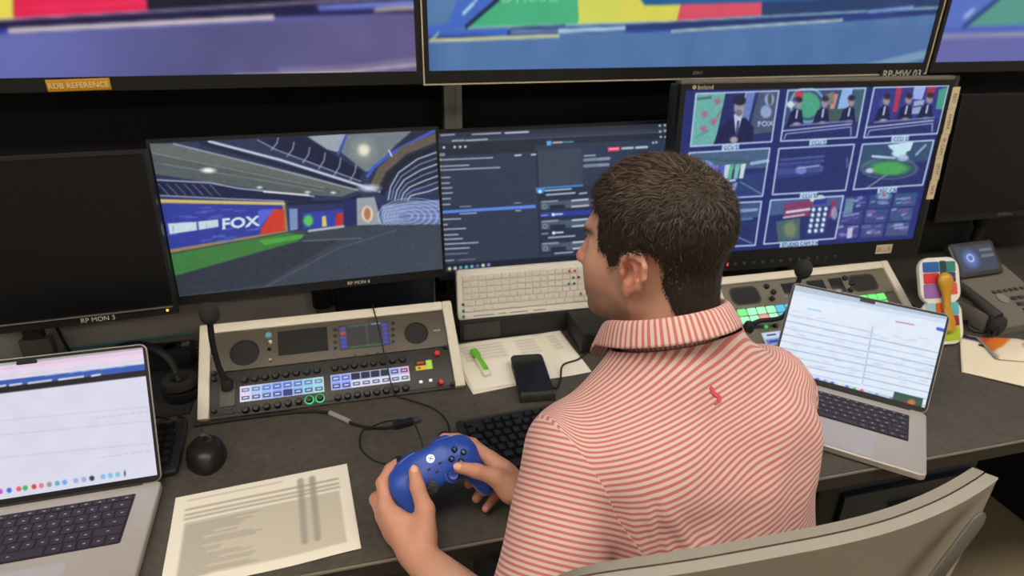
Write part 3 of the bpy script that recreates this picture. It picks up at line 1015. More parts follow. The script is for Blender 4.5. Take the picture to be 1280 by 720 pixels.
# wide shots
bp(3, [(0, 0), (1, 0), (1, .4), (0, .4)], (70, 96, 130)); bp(3, [(0, .55), (1, .5), (1, 1), (0, 1)], (42, 62, 118))
be(3, .22, .34, 13, 10, (110, 144, 210)); bl_(3, [(.1, .12), (.7, .25), (1, .3)], 3, (60, 90, 100)); bl_(3, [(.8, .3), (1, .26)], 4, (150, 176, 210))
for u, col in ((.36, (120, 110, 190)), (.45, (80, 90, 180)), (.55, (90, 176, 140)), (.63, (120, 180, 170)), (.7, (196, 214, 220)), (.5, (190, 200, 226))):
    bp(3, [(u - .03, .3), (u + .03, .29), (u + .02, .6), (u - .03, .6)], col)
bl_(3, [(.4, .65), (.62, .63)], 3, (176, 190, 220)); bl_(3, [(.7, .68), (.98, .95)], 2, (100, 120, 150)); bp(3, [(.6, .7), (.66, .68), (.64, .85), (.58, .87)], (130, 150, 200))
for v in (.22, .32, .46, .52):
    bl_(4, [(.05, v + .03), (.62, v)], 2.6 if v < .4 else 4, (84, 100, 160), .8)
bp(4, [(.0, .3), (.6, .26), (.6, .62), (.02, .66)], (54, 68, 136), .6); be(4, .34, .5, 7, 5, (110, 130, 190)); bl_(4, [(.3, .45), (.58, .42)], 2, (140, 156, 200)); bl_(4, [(.94, .3), (.97, .5)], 3, (90, 110, 150), .7)
bp(5, [(0, 0), (1, 0), (1, .45), (0, .5)], (52, 78, 112))
bp(5, [(.36, .05), (.72, 0), (.7, .2), (.55, .28), (.4, .12)], (190, 224, 236)); be(5, .55, .25, 9, 5, (190, 226, 236)); bl_(5, [(.18, .28), (.5, .35)], 3, (176, 206, 222)); be(5, .62, .36, 7, 4, (170, 196, 220))
be(5, .46, .58, 26, 9, (74, 160, 88), 1, 5); be(5, .46, .58, 34, 13, (110, 140, 150), .6, 2, 1.6); bl_(5, [(.9, .1), (.8, .3)], 3, (130, 160, 190)); bl_(5, [(.2, .98), (.45, .7)], 2, (110, 130, 150)); be(5, .18, .6, 5, 3, (180, 190, 220))
# scoreboard
bp(7, [(.0, .0), (1, 0), (1, .3), (0, .35)], (70, 92, 140)); bp(7, [(.2, .1), (.6, .05), (.6, .42), (.22, .45)], (128, 60, 100)); bp(7, [(.12, .5), (.45, .45), (.5, .95), (.2, .98)], (70, 100, 104)); bp(7, [(.84, .1), (.92, .1), (.9, .5), (.82, .5)], (140, 50, 96))
be(7, .34, .7, 8, 10, (150, 150, 100), .6, 5); bl_(7, [(.25, .3), (.56, .26)], 3, (200, 206, 220)); bl_(7, [(.22, .42), (.5, .38)], 2, (190, 190, 210))
bp(7, [(.58, .22), (.86, .2), (.84, .85), (.57, .88)], (44, 64, 120))
for i in range(3):
    for j in range(5):
        be(7, .62 + i * .085, .28 + j * .125, 2.2, 2.6, (214, 226, 240), 1, 1.5)
bl_(7, [(.58, .02), (.7, .02)], 8, (190, 220, 200)); be(7, .92, .4, 4, 8, (170, 190, 210), .7); bp(7, [(.6, .05), (.78, .03), (.78, .16), (.6, .17)], (48, 56, 150))
bp(6, [(0, 0), (1, 0), (1, .35), (0, .4)], (60, 84, 130)); bl_(6, [(.7, .75), (.95, .95)], 2, (100, 120, 160)); bl_(6, [(.6, .2), (.95, .18)], 4, (130, 156, 190)); bl_(6, [(.6, .4), (.9, .38)], 3, (90, 120, 160))
# small tiles at the lower right
p.poly(P6((692, 490), (1000, 470), (965, 660), (660, 680)), (40, 50, 116))
r2 = np.random.default_rng(11)
for i in range(3):
    for j in range(3):
        x0, y0 = 690 + i * 102 - j * 16, 492 + j * 60 - i * 6
        p.poly(P6((x0, y0), (x0 + 90, y0 - 5), (x0 + 80, y0 + 48), (x0 - 10, y0 + 53)), (52 + 10 * j, 64 + 10 * i, 128))
        for _ in range(7):
            a_, b_, l_ = r2.random() * 60, r2.random() * 40, 8 + r2.random() * 24
            p.line(P6((x0 + a_, y0 + b_ + 3), (x0 + a_ + l_, y0 + b_)), 1.8 + r2.random() * 2.4, [(120, 136, 190), (90, 110, 170), (146, 160, 200), (120, 90, 150)][r2.integers(4)], .8)
p.poly(P6((696, 500), (728, 497), (718, 555), (684, 560)), (104, 134, 160)); p.poly(P6((700, 620), (722, 618), (716, 660), (696, 662)), (180, 190, 220))
p.ell(*c6(848, 488), 8, 4, (130, 176, 190), soft=4); p.ell(*c6(848, 486), 2, 1.6, (190, 60, 90), soft=2)
for b_ in boxes:
    p.line(P6(*b_, b_[0]), 1.9, LB)
for k, (s_, u) in enumerate([('CCU 21', .5), ('CCU 22', .5), ('CCU 23', .5), ('CCU 24', .4), ('CCU 25', .5), ('REC CAM', .5), ('CAM', .5), ('STUDIO CAM 2 ME', .5)]):
    x, y = bl(k, u, 1.0)
    wd = len(s_) * 3.0 + 4
    p.poly([(x - wd / 2, y + 1), (x + wd / 2, y - .06 * wd + 1), (x + wd / 2 - 1, y - .06 * wd + 8), (x - wd / 2 - 1, y + 8)], (176, 202, 226))
    p.text(s_, x - wd / 2 + 2, y + 7.2, 7.0, (24, 34, 90), slope=-.055, sx=.86)
p.noise(5, 2, 8)
p.blur(1)
WB = .70
monb, MB_ = monitor('large multiview monitor with rows of small camera pictures', (1.1159, 1.345, .928, -.0453, .0647), WB, WB * 9 / 16, p, bez=.012, bot=.052, thick=.05, pole_dx=.05)
HB = WB * 9 / 16
obj('brand_lettering', text_mb('boland', .0145, M=rot('X', 90), center=False), mat('beige_print', (206, 190, 160), rough=.6), monb, M=MB_ @ T(-WB / 2 + .028, -.0036, HB + .0012))
obj('brand_ring', MB().lathe([(.0045, 0), (.0045, .0006), (.003, .0006), (.003, 0)], 16, M=rot('X', 90)), MATS['beige_print'], monb, M=MB_ @ T(-WB / 2 + .02, -.003, HB + .0062))
obj('top_rail', MB().bbox(-WB / 2 - .012, WB / 2 + .02, -.002, .03, HB + .012, HB + .022, .003), mat('warm_grey_rail', (104, 96, 82), rough=.5), monb, M=MB_)
obj('side_rail', MB().bbox(WB / 2 + .012, WB / 2 + .024, -.004, .03, -.05, HB + .022, .002), BLACKM, monb, M=MB_)
TAPE = mat('cream_paper_tape', (204, 190, 158), rough=.8)
tw = [('RED', .052), ('AMBER', .062), ('IR CAM', .06), ('SPLIT', .056), ('GFX', .05)]
zc = HB - .004
for s_, ln in tw:
    tp = obj('name_tape', MB().box(-.011, .011, -.0052, -.0042, -ln, 0), TAPE, monb, smooth=None, M=MB_ @ T(WB / 2 + .019, 0, zc) @ rot('Y', random.uniform(-2.5, 2.5)))
    obj('tape_lettering', text_mb(s_, .013, M=rot('X', 90) @ rot('Z', -90)), TXTD, tp, M=T(-.004, -.0056, -ln / 2))
    zc -= ln + .0005
obj('name_tape', MB().box(-.024, .024, -.0052, -.0035, -.012, .012), TAPE, monb, smooth=None, M=MB_ @ T(.262, -.001, -.022))
obj('tape_lettering', text_mb('BLUE', .019, M=rot('X', 90)), mat('faded_red_print', (150, 108, 92), rough=.7), monb, M=MB_ @ T(.262, -.0066, -.029))
for k in range(12):
    obj('control_button', MB().bbox(-.005, .005, -.006, -.003, -.004, .004, .001), DGREY, monb, M=MB_ @ T(-.17 + .026 * k, 0, -.034))
obj('tally_led', MB().box(-.002, .002, -.0045, -.003, -.004, .004), mat('red_led', (200, 50, 50), emit=(230, 60, 60), es=.8), monb, smooth=None, M=MB_ @ T(-.19, 0, -.034))

# --- far right, switched off
monr, Mr = monitor('switched-off black monitor at the right edge behind the desk phone', (1.99, 1.47, .925, -.02, .09), .60, .34, None, off_mat=OFFS, bot=.02)
obj('name_lettering', text_mb('RP MON 6', .012, M=rot('X', 90)), mat('dim_print', (120, 116, 110), rough=.7), monr, M=Mr @ T(-.05, -.0036, -.013))

# ================================================================== keyboards: one cap mesh per width, shared by all keys
KEYMESH = {}


def keycap(w, d, h, m, taper=.12, key=''):
    k = (round(w, 4), round(d, 4), h, m.name)
    if k not in KEYMESH:
        t = taper * min(w, d)
        vs = [(-w / 2, -d / 2, 0), (w / 2, -d / 2, 0), (w / 2, d / 2, 0), (-w / 2, d / 2, 0),
              (-w / 2 + t, -d / 2 + t, h), (w / 2 - t, -d / 2 + t, h), (w / 2 - t, d / 2 - t * .6, h), (-w / 2 + t, d / 2 - t * .6, h)]
        me = MB().add(vs, [(0, 3, 2, 1), (4, 5, 6, 7), (0, 1, 5, 4), (1, 2, 6, 5), (2, 3, 7, 6), (3, 0, 4, 7)]).mesh('key')
        me.materials.append(m)
        KEYMESH[k] = me
    return KEYMESH[k]


def key_rows(parent, rows, x0, y0, pitch, depth, h, m, M=None, gap=.0018, taper=.12, z=0.0, legend=None, heights=None):
    """rows from back (top) to front; a row is a list of widths in units, negative = gap"""
    M = M or Matrix.Identity(4)
    y = y0
    for ri, row in enumerate(rows):
        d = depth * (heights[ri] if heights else 1)
        x = x0
        for u in row:
            w = abs(u) * pitch
            if u > 0:
                ko = inst('key', keycap(w - gap, d - gap, h, m, taper), parent, M @ T(x + w / 2, y - d / 2, z))
                if legend:
                    inst('legend', legend, ko, T(0, 0, h + .0002))
            x += w
        y -= d


def flat_mark(w, d, m, name='legend'):
    me = MB().add([(-w / 2, -d / 2, 0), (w / 2, -d / 2, 0), (w / 2, d / 2, 0), (-w / 2, d / 2, 0)], [(0, 1, 2, 3)]).mesh(name)
    me.materials.append(m)
    return me


# ================================================================== laptops
LAP_ROWS = [[1.0] * 13 + [1.0], [1.0] * 13 + [1.45], [1.45] + [1.0] * 13, [1.75] + [1.0] * 11 + [1.7], [2.25] + [1.0] * 10 + [2.2], [1, 1, 1, 1.2, 5.0, 1.2, 1, 1, 1, 1.05]]
KPURP = mat('laptop_key_black', (47, 38, 52), rough=.5)
KWELL = mat('laptop_key_well', (34, 28, 38), rough=.6)
KLEG = mat('key_legend_print', (170, 165, 172), rough=.7)


def laptop(label, x, y, yaw, tilt, w, d, hl, pic, m=.006, mb_=.012):
    M0 = T(x, y, DESK_Z) @ Matrix.Rotation(yaw, 4, 'Z')
    root = thing('laptop', label, 'laptop', M0, 'open laptops')
    obj('base', MB().rslab(w, d, .012, .0015, .0155, .002, cx=-w / 2, cy=-d / 2), ALUP, root, smooth=30)
    obj('foot', MB().box(-w + .03, -.03, -.02 - .008, -.02, 0, .0018), BLACKM, root, smooth=None)
    obj('foot', MB().box(-w + .03, -.03, -d + .02, -d + .028, 0, .0018), BLACKM, root, smooth=None)
    kw = w * .80
    kd = d * .445
    kx0, ky0 = -w / 2 - kw / 2, -.026
    well = obj('keyboard_deck', MB().rslab(kw, kd, .003, .0153, .0158, cx=-w / 2, cy=ky0 - kd / 2), KWELL, root, smooth=None)
    pitch = (kw - .004) / 14.45
    rows = [[u * 14.45 / sum(r) for u in r] for r in LAP_ROWS]
    leg = flat_mark(.004, .0022, KLEG)
    key_rows(well, rows, kx0 + .002, ky0 - .002, pitch, (kd - .004) / 5.65, .0013, KPURP, gap=.0024, taper=.04, z=.0157, legend=leg, heights=[.65, 1, 1, 1, 1, 1])
    obj('trackpad', MB().rslab(w * .44, d * .36, .006, .0154, .01585, cx=-w / 2, cy=-d + d * .2), mat('trackpad_glass', (176, 172, 178), rough=.3), root, smooth=None)
    Ml = T(0, -.004, .0155) @ Matrix.Rotation(-tilt, 4, 'X')
    lid = obj('lid', MB().rslab(w, hl, .012, -.0055, -.0005, .0015, M=rot('X', 90), cx=-w / 2, cy=hl / 2), ALUP, root, smooth=30, M=Ml)
    obj('screen_bezel', MB().rslab(w - .003, hl - .003, .011, -.0005, .0003, M=rot('X', 90), cx=-w / 2, cy=hl / 2), BLACK, lid, smooth=None)
    obj('screen', pic.mesh('screen', w - 2 * m, hl - m - mb_, SCREEN), None, lid, M=T(-w + m, -.0008, mb_))
    obj('camera_notch', MB().rslab(.03, .006, .002, 0, .0012, M=rot('X', 90), cx=-w / 2, cy=hl - m - .003), BLACK, lid, smooth=None)
    obj('hinge', MB().lathe([(.004, -w + .03), (.004, -.03)], 12, M=T(0, -.002, .0145) @ rot('Y', 90)), BLACKM, root)
    return root, Ml


# left laptop picture
p = Pic(230, 150, [(-121.4, 466.6), (178.9, 432.8), (197.3, 591.5), (-99.5, 638.2)], (216, 216, 232))
p.poly([(-130, 455), (185, 420), (186, 436), (-130, 474)], (170, 166, 168))
p.poly([(-130, 472), (185, 434.5), (186, 453), (-130, 490)], (226, 214, 232))
p.line([(-60, 468), (60, 452), (180, 438)], 4, (228, 196, 222)); p.line([(60, 457), (180, 443)], 3, (236, 206, 230))
p.line([(-60, 478), (180, 448)], 2.4, (214, 212, 226))
p.poly([(-130, 489), (185, 453), (186, 461), (-130, 497)], (52, 92, 176))
for x, l in ((58, 16), (88, 12), (104, 12), (127, 18), (150, 12)):
    p.line([(x, 468 - .115 * (x - 58)), (x + l, 467 - .115 * (x + l - 58))], 1.5, (150, 180, 230))
p.poly([(-130, 497), (186, 460.5), (187, 468), (-130, 506)], (30, 28, 36))
for x, l in ((-6, 14), (14, 14), (37, 28), (75, 30), (116, 10)):
    p.line([(x, 481.5 - .115 * x), (x + l, 481 - .115 * (x + l))], 2.4, (214, 208, 218))
for y in (520, 538, 566):
    p.line([(-60, y + 10), (190, y - 14)], 1.0, (198, 200, 216))
for x in range(120, 190, 9):
    p.line([(x, 521 - .13 * (x - 120)), (x + 5, 520.5 - .13 * (x - 120))], 1.2, (190, 184, 200), .7)
    p.line([(x, 571 - .15 * (x - 120)), (x + 5, 570.5 - .15 * (x - 120))], 1.2, (190, 184, 200), .7)
for k, (x, col) in enumerate([(-20, (90, 120, 220)), (-8, (90, 190, 230)), (2, (190, 90, 200)), (13, (60, 110, 220)), (25, (230, 90, 100)), (33, (60, 180, 90)), (44, (220, 60, 60)), (53, (226, 120, 130)), (63, (150, 150, 160)), (73, (90, 170, 200)), (82, (120, 160, 226)), (96, (160, 170, 226)), (106, (160, 170, 226)), (116, (50, 56, 60)), (130, (130, 190, 226)), (139, (130, 190, 226)), (148, (130, 190, 226)), (157, (60, 60, 110))]):
    p.ell(x, 612.5 - .145 * x, 3.2 if k < 17 else 1.2, 3.2, col, soft=1.5)
p.noise(2, 10, 3)
laptop('silver open laptop in the near left corner with a pale spreadsheet on it', -.3477, 1.0046, .019, .4263, .3557, .248, .238, p)

# right laptop picture
p = Pic(220, 150, [(994.7, 355.5), (1183.9, 395.1), (1155.8, 508.6), (967.7, 458.7)], (222, 232, 246))
p.poly([(990, 350), (1190, 390), (1188, 400), (990, 362)], (176, 190, 206))
p.poly([(988, 362), (1190, 400), (1188, 405), (986, 367)], (206, 220, 240))
for k in range(10):
    y0 = 392 + k * 8.2
    p.line([(986 - k * 2.2, y0), (1088 - k * 1.6, y0 + 22)], 1.2, (150, 172, 206), .9 if k % 2 else .55)
    if k > 0:
        p.line([(1092 - k * 1.6, y0 + 22), (1184 - k * 2.2, y0 + 42)], 1.2, (150, 172, 206), .9 if k % 2 else .55)
p.line([(1091, 408), (1078, 478)], 1.6, (176, 190, 214))
for k in range(60):
    q = rng.random(2)
    x, y = 985 + q[0] * 180, 385 + q[1] * 70
    p.line([(x, y + .2 * (x - 985)), (x + 10, y + .2 * (x - 975))], 1.0, (176, 190, 214), .6)
p.line([(1120, 401), (1142, 405)], 1.6, (206, 130, 140)); p.line([(1010, 385), (1026, 388)], 1.2, (120, 196, 226))
p.line([(1172, 410), (1180, 412)], 4.2, (70, 92, 214))
p.poly([(960, 455), (1160, 506), (1158, 514), (958, 462)], (190, 200, 214), .6)
for k, col in enumerate([(90, 120, 220), (120, 150, 226), (70, 110, 210), (230, 232, 236), (80, 120, 220), (80, 190, 120), (226, 80, 100), (150, 190, 230), (110, 160, 226), (190, 200, 220), (120, 140, 200)]):
    p.ell(1022 + k * 9.2, 473.5 + k * 2.4, 2.6, 2.6, col, soft=1.4)
p.poly([(1118, 488), (1154, 497), (1151, 512), (1114, 503)], (48, 84, 70)); p.ell(1139, 502, 5, 4, (196, 120, 70), soft=3); p.ell(1132, 503, 3, 3, (150, 60, 60), soft=3)
p.noise(2, 8, 4)
laptop('silver open laptop at the man\'s right showing a white web page', 1.108, .854, -.77, .56, .3126 * .98, .2212 * .98, .215 * .98, p)

# ================================================================== intercom consoles
PANELU = mat('panel_warm_grey', (84, 76, 65), rough=.5, var=.04)
PANELL = mat('panel_charcoal', (50, 48, 45), rough=.5, var=.04)
PANELG = mat('panel_olive_grey', (112, 106, 90), rough=.55, var=.04)
MESHM = mat('speaker_mesh', (24, 23, 22), rough=.7)
GLASS = mat('dark_display_glass', (46, 46, 44), rough=.18, var=.02)
KNOB = mat('knob_black', (22, 21, 20), rough=.4)
LGREEN = mat('green_lit_ring', (30, 160, 90), emit=(40, 190, 100), es=.9)
LRED = mat('red_knob', (200, 44, 44), rough=.45)
LWHITE = mat('white_lit_key', (210, 216, 216), emit=(190, 200, 205), es=.7)


def gooseneck(root, base, pts, ball, r=.006, rb=.019, tip=None):
    mic = obj('microphone', MB().tube([base] + pts, [r * 1.3] + [r] * len(pts), 10), RUBBER, root)
    obj('mic_socket', MB().lathe([(.012, -.004), (.012, .012), (.009, .018)], 16, M=T(*base)), BLACKM, mic)
    b = MB()
    b.sphere(ball, (rb, rb, rb * 1.2), 18, 12, M=None)
    obj('foam_windscreen', b, mat('black_foam', (44, 43, 42), rough=.95, bump=.8, scale=300, bscale=700), mic)


def console(label, Mroot, feature):
    root = thing('intercom_console', label, 'intercom panel', Mroot, 'intercom consoles')
    w, h = .536, .21
    Mp = T(0, 0, .005) @ rot('X', 35)
    ca, sa = math.cos(math.radians(35)), math.sin(math.radians(35))
    yb, zb = h * ca, h * sa + .005
    # wedge housing below the panel
    hs = MB()
    sec = [(.004, 0), (yb + .004, 0), (yb + .004, zb - .004), (.004, .001)]
    hs.add([(-w / 2 + .004, a, b) for a, b in sec] + [(w / 2 - .004, a, b) for a, b in sec], [(0, 1, 2, 3), (7, 6, 5, 4), (0, 4, 5, 1), (1, 5, 6, 2), (2, 6, 7, 3), (3, 7, 4, 0)])
    obj('housing', hs, CREAM, root, smooth=None)
    fr = MB()
    t = .022
    for x0, x1, y0, y1 in ((-w / 2, -w / 2 + t, 0, h), (w / 2 - t, w / 2, 0, h), (-w / 2 + t, w / 2 - t, h - t, h)):
        fr.bbox(x0, x1, y0, y1, -.0055, .008, .003)
    obj('frame', fr, CREAM, root, M=Mp)
    feature(root, Mp, w, h)
    return root


def feat_left(root, Mp, w, h):
    t = .022
    H = homography([(250.3, 408.5), (563.2, 377.2), (581.8, 483.0), (247.1, 526.9)], [(-w / 2, h), (w / 2, h), (w / 2, 0), (-w / 2, 0)])

    def c(x, y):        # sketch units of the panel drawing
        q = H @ np.array([240 + x / 3.5556, 360 + y / 3.5556, 1.0])
        return q[0] / q[2], q[1] / q[2]
    up = obj('upper_module', MB().bbox(-w / 2 + t + .001, w / 2 - t - .001, .099, h - t - .001, -.004, .003, .0015), PANELU, root, M=Mp)
    lo = obj('lower_module', MB().bbox(-w / 2 + t + .001, w / 2 - t - .001, .006, .097, -.004, .003, .0015), PANELL, root, M=Mp)
    gap = obj('bottom_lip', MB().box(-w / 2 + t, w / 2 - t, .0, .006, -.004, .0015), BLACK, root, smooth=None, M=Mp)
    for cx, cy, r in ((235, 290, .0295), (997, 203, .0265)):
        x, y = c(cx, cy)
        sp = obj('speaker', MB().lathe([(r, -.002), (r, .0046), (r * .92, .0046), (r * .88, .0034), (.001, .0036)], 28, M=T(x, y, .0)), MESHM, up)
        sp.matrix_local = Matrix.Identity(4)
        for k in range(5):
            rr = r * (.13 + .17 * k)
            n = 1 if k == 0 else 6 * k
            hm = hm if k else MB()
            for j in range(n):
                a = 2 * math.pi * j / n
                hm.lathe([(.0011, .0030), (.0008, .0042)], 6, M=T(x + rr * math.cos(a), y + rr * math.sin(a), 0))
        obj('speaker_grille', hm, BLACK, sp, smooth=None)
    # displays
    x0, y0 = c(385, 305); x1, y1 = c(600, 175)
    obj('display', MB().box(x0, x1, y0, y1, .002, .0042), GLASS, up, smooth=None)
    x0, y0 = c(660, 280); x1, y1 = c(870, 150)
    pc = Pic(70, 40, [(0, 0), (100, 0), (100, 60), (0, 60)], (58, 56, 54))
    for k in range(5):
        pc.rect(2, 4 + k * 11, 14, 13 + k * 11, [(72, 76, 150), (160, 76, 76), (76, 80, 160), (70, 74, 170), (76, 80, 160)][k])
        pc.rect(86, 4 + k * 11, 98, 13 + k * 11, (70, 74, 160))
    pc.line([(18, 56), (84, 56)], 2, (70, 140, 80)); pc.line([(20, 4), (60, 4)], 2, (70, 130, 120)); pc.line([(66, 4), (84, 4)], 3, (150, 160, 200)); pc.line([(55, 0), (55, 60)], 1, (110, 108, 104))
    pc.blur(1)
    obj('display', pc.mesh('display', x1 - x0, y1 - y0, SCREEN), None, up, M=T(x0, y0, .0044) @ rot('X', -90) @ Matrix.Scale(1, 4))
    for cx in (637, 893):
        for k in range(4):
            x, y = c(cx, 190 + k * 27 - (0 if cx < 700 else 30))
            obj('soft_button', MB().bbox(x - .0038, x + .0038, y - .0028, y + .0028, .002, .0058, .001), KNOB, up)
    for cx, cy, m_, r in ((342, 216, mat('teal_lit_knob', (90, 140, 150), emit=(70, 120, 130), es=.5), .0065), (350, 245, mat('pale_lit_ring', (200, 190, 150), emit=(150, 140, 110), es=.4), .0035), (345, 275, KNOB, .004), (350, 326, mat('jack_ring', (190, 180, 160), rough=.4, metal=.6), .0035)):
        x, y = c(cx, cy)
        obj('knob', MB().lathe([(r, .002), (r, .008), (r * .7, .01)], 18, M=T(x, y, 0)), m_, up)
    for cx, cy in ((727, 300), (778, 298), (826, 291)):
        x, y = c(cx, cy)
        obj('soft_button', MB().lathe([(.003, .002), (.003, .0045)], 10, M=T(x, y, 0)), DGREY, up)
    for cx, cy in ((110, 303), (1095, 190)):
        x, y = c(cx, cy)
        obj('label_strip', MB().box(x - .012, x + .004, y - .002, y + .002, .003, .0036), mat('label_grey', (150, 142, 128), rough=.7), up, smooth=None)
    # key rows of the lower module
    for (cx0, cy0, cx1, cy1, n) in ((235, 412, 557, 370, 8), (637, 360, 935, 322, 8), (240, 545, 570, 493, 8), (650, 490, 950, 448, 8)):
        for k in range(n):
            f = k / (n - 1)
            x, y = c(cx0 + (cx1 - cx0) * f, cy0 + (cy1 - cy0) * f)
            lit = cy0 == 545 and k >= 6
            kn = obj('rotary_key', MB().lathe([(.0074, .002), (.0074, .007), (.0056, .012), (.001, .0122)], 18, M=T(x, y, 0)), KNOB, lo)
            if lit:
                obj('lit_ring', MB().lathe([(.0094, .002), (.0094, .0046), (.0076, .005)], 20, M=T(x, y, 0)), LGREEN, kn)
    # two lit key displays
    for (a, b, d_, e, sd) in (((213, 440), (585, 398), (588, 462), (216, 512), 0), ((617, 392), (965, 348), (966, 412), (620, 460), 1)):
        pa = [c(*q) for q in (a, b, d_, e)]
        xw = (pa[1][0] - pa[0][0] + pa[2][0] - pa[3][0]) / 2
        yh = (pa[0][1] - pa[3][1] + pa[1][1] - pa[2][1]) / 2
        xc, yc = sum(q[0] for q in pa) / 4, sum(q[1] for q in pa) / 4
        pc = Pic(132, 34, [(0, 0), (8, 0), (8, 2), (0, 2)], (200, 206, 240))
        for i in range(8):
            for j in range(2):
                if sd == 0:
                    bgc = [(230, 214, 240), (168, 196, 236), (132, 168, 236), (106, 140, 232), (104, 140, 230), (110, 160, 226), (120, 196, 220), (140, 214, 214)][i]
                    if (i, j) == (4, 1):
                        bgc = (46, 62, 120)
                else:
                    bgc = (118, 140, 232) if i < 2 else ((36, 40, 66) if j == 0 and i < 6 else ((140, 160, 236) if j == 0 else (214, 216, 236)))
                    if (i, j) == (7, 0):
                        bgc = (220, 150, 190)
                pc.rect(i + .04, j + .05, i + .96, j + .95, bgc)
                if not (bgc[0] < 60):
                    pc.rect(i + .16, j + .3, i + .86, j + .74, (24, 30, 60) if (sd == 1 and i >= 2) or j == 1 else (70, 90, 150))
                    pc.rect(i + .27, j + .43, i + .75, j + .6, (220, 226, 245))
        pc.line([(0, 0), (8, 0), (8, 2), (0, 2), (0, 0)], .1, (236, 226, 244))
        obj('key_display', pc.mesh('key_display', xw, yh, SCREEN), None, lo, M=T(xc - xw / 2, yc - yh / 2, .0034) @ rot('X', -90))
    # right hand control strip
    x0, y0 = c(993, 372); x1, y1 = c(1066, 318)
    pc = Pic(24, 20, [(0, 0), (3, 0), (3, 3), (0, 3)], (40, 34, 24))
    pc.rect(.1, 1.6, 2.0, 2.9, (226, 180, 60)); pc.rect(1.9, .2, 2.9, 2.9, (170, 214, 80)); pc.rect(.4, .4, 1.6, 1.0, (200, 70, 40)); pc.rect(.5, 2, .9, 2.5, (40, 40, 30))
    obj('meter_display', pc.mesh('meter', x1 - x0, y1 - y0, SCREEN), None, lo, M=T(x0, y0, .0036) @ rot('X', -90))
    for cx, cy in ((1017, 420), (1060, 413)):
        x, y = c(cx, cy)
        obj('lit_key', MB().bbox(x - .0035, x + .0035, y - .003, y + .003, .002, .005, .001), LWHITE, lo)
    for cx, cy, r in ((1088, 298, .007), (1107, 425, .0065)):
        x, y = c(cx, cy)
        obj('red_knob', MB().lathe([(r, .002), (r, .009), (r * .75, .013), (.001, .0135)], 18, M=T(x, y, 0)), LRED, lo)
    for cx, cy in ((1125, 268), (1158, 432), (100, 385), (100, 412), (102, 552)):
        x, y = c(cx, cy)
        obj('rotary_key', MB().lathe([(.005, .002), (.005, .008), (.003, .01)], 14, M=T(x, y, 0)), KNOB, lo)
    x, y = c(178, 548)
    obj('jack_socket', MB().lathe([(.0065, .002), (.0065, .005), (.004, .005), (.004, .001)], 16, M=T(x, y, 0)), DGREY, lo)
    bx, by = c(160, 480)
    obj('mic_plate', MB().bbox(bx - .016, bx + .014, by - .024, by + .026, .001, .005, .001), mat('plate_grey', (78, 73, 65), rough=.5), lo)
    for k in range(5):
        x0_, y0_ = c(1072, 300 + 28 * k)
    # gooseneck: foot on the plate, head up and to the left
    Mi = Mp
    b = Mi @ Vector((bx, by + .018, .006))
    gooseneck(root, tuple(b), [(b.x - .008, b.y - .002, b.z + .05), (b.x - .010, b.y - .004, b.z + .105), (b.x - .006, b.y - .008, b.z + .155)], (b.x - .004, b.y - .009, b.z + .172))


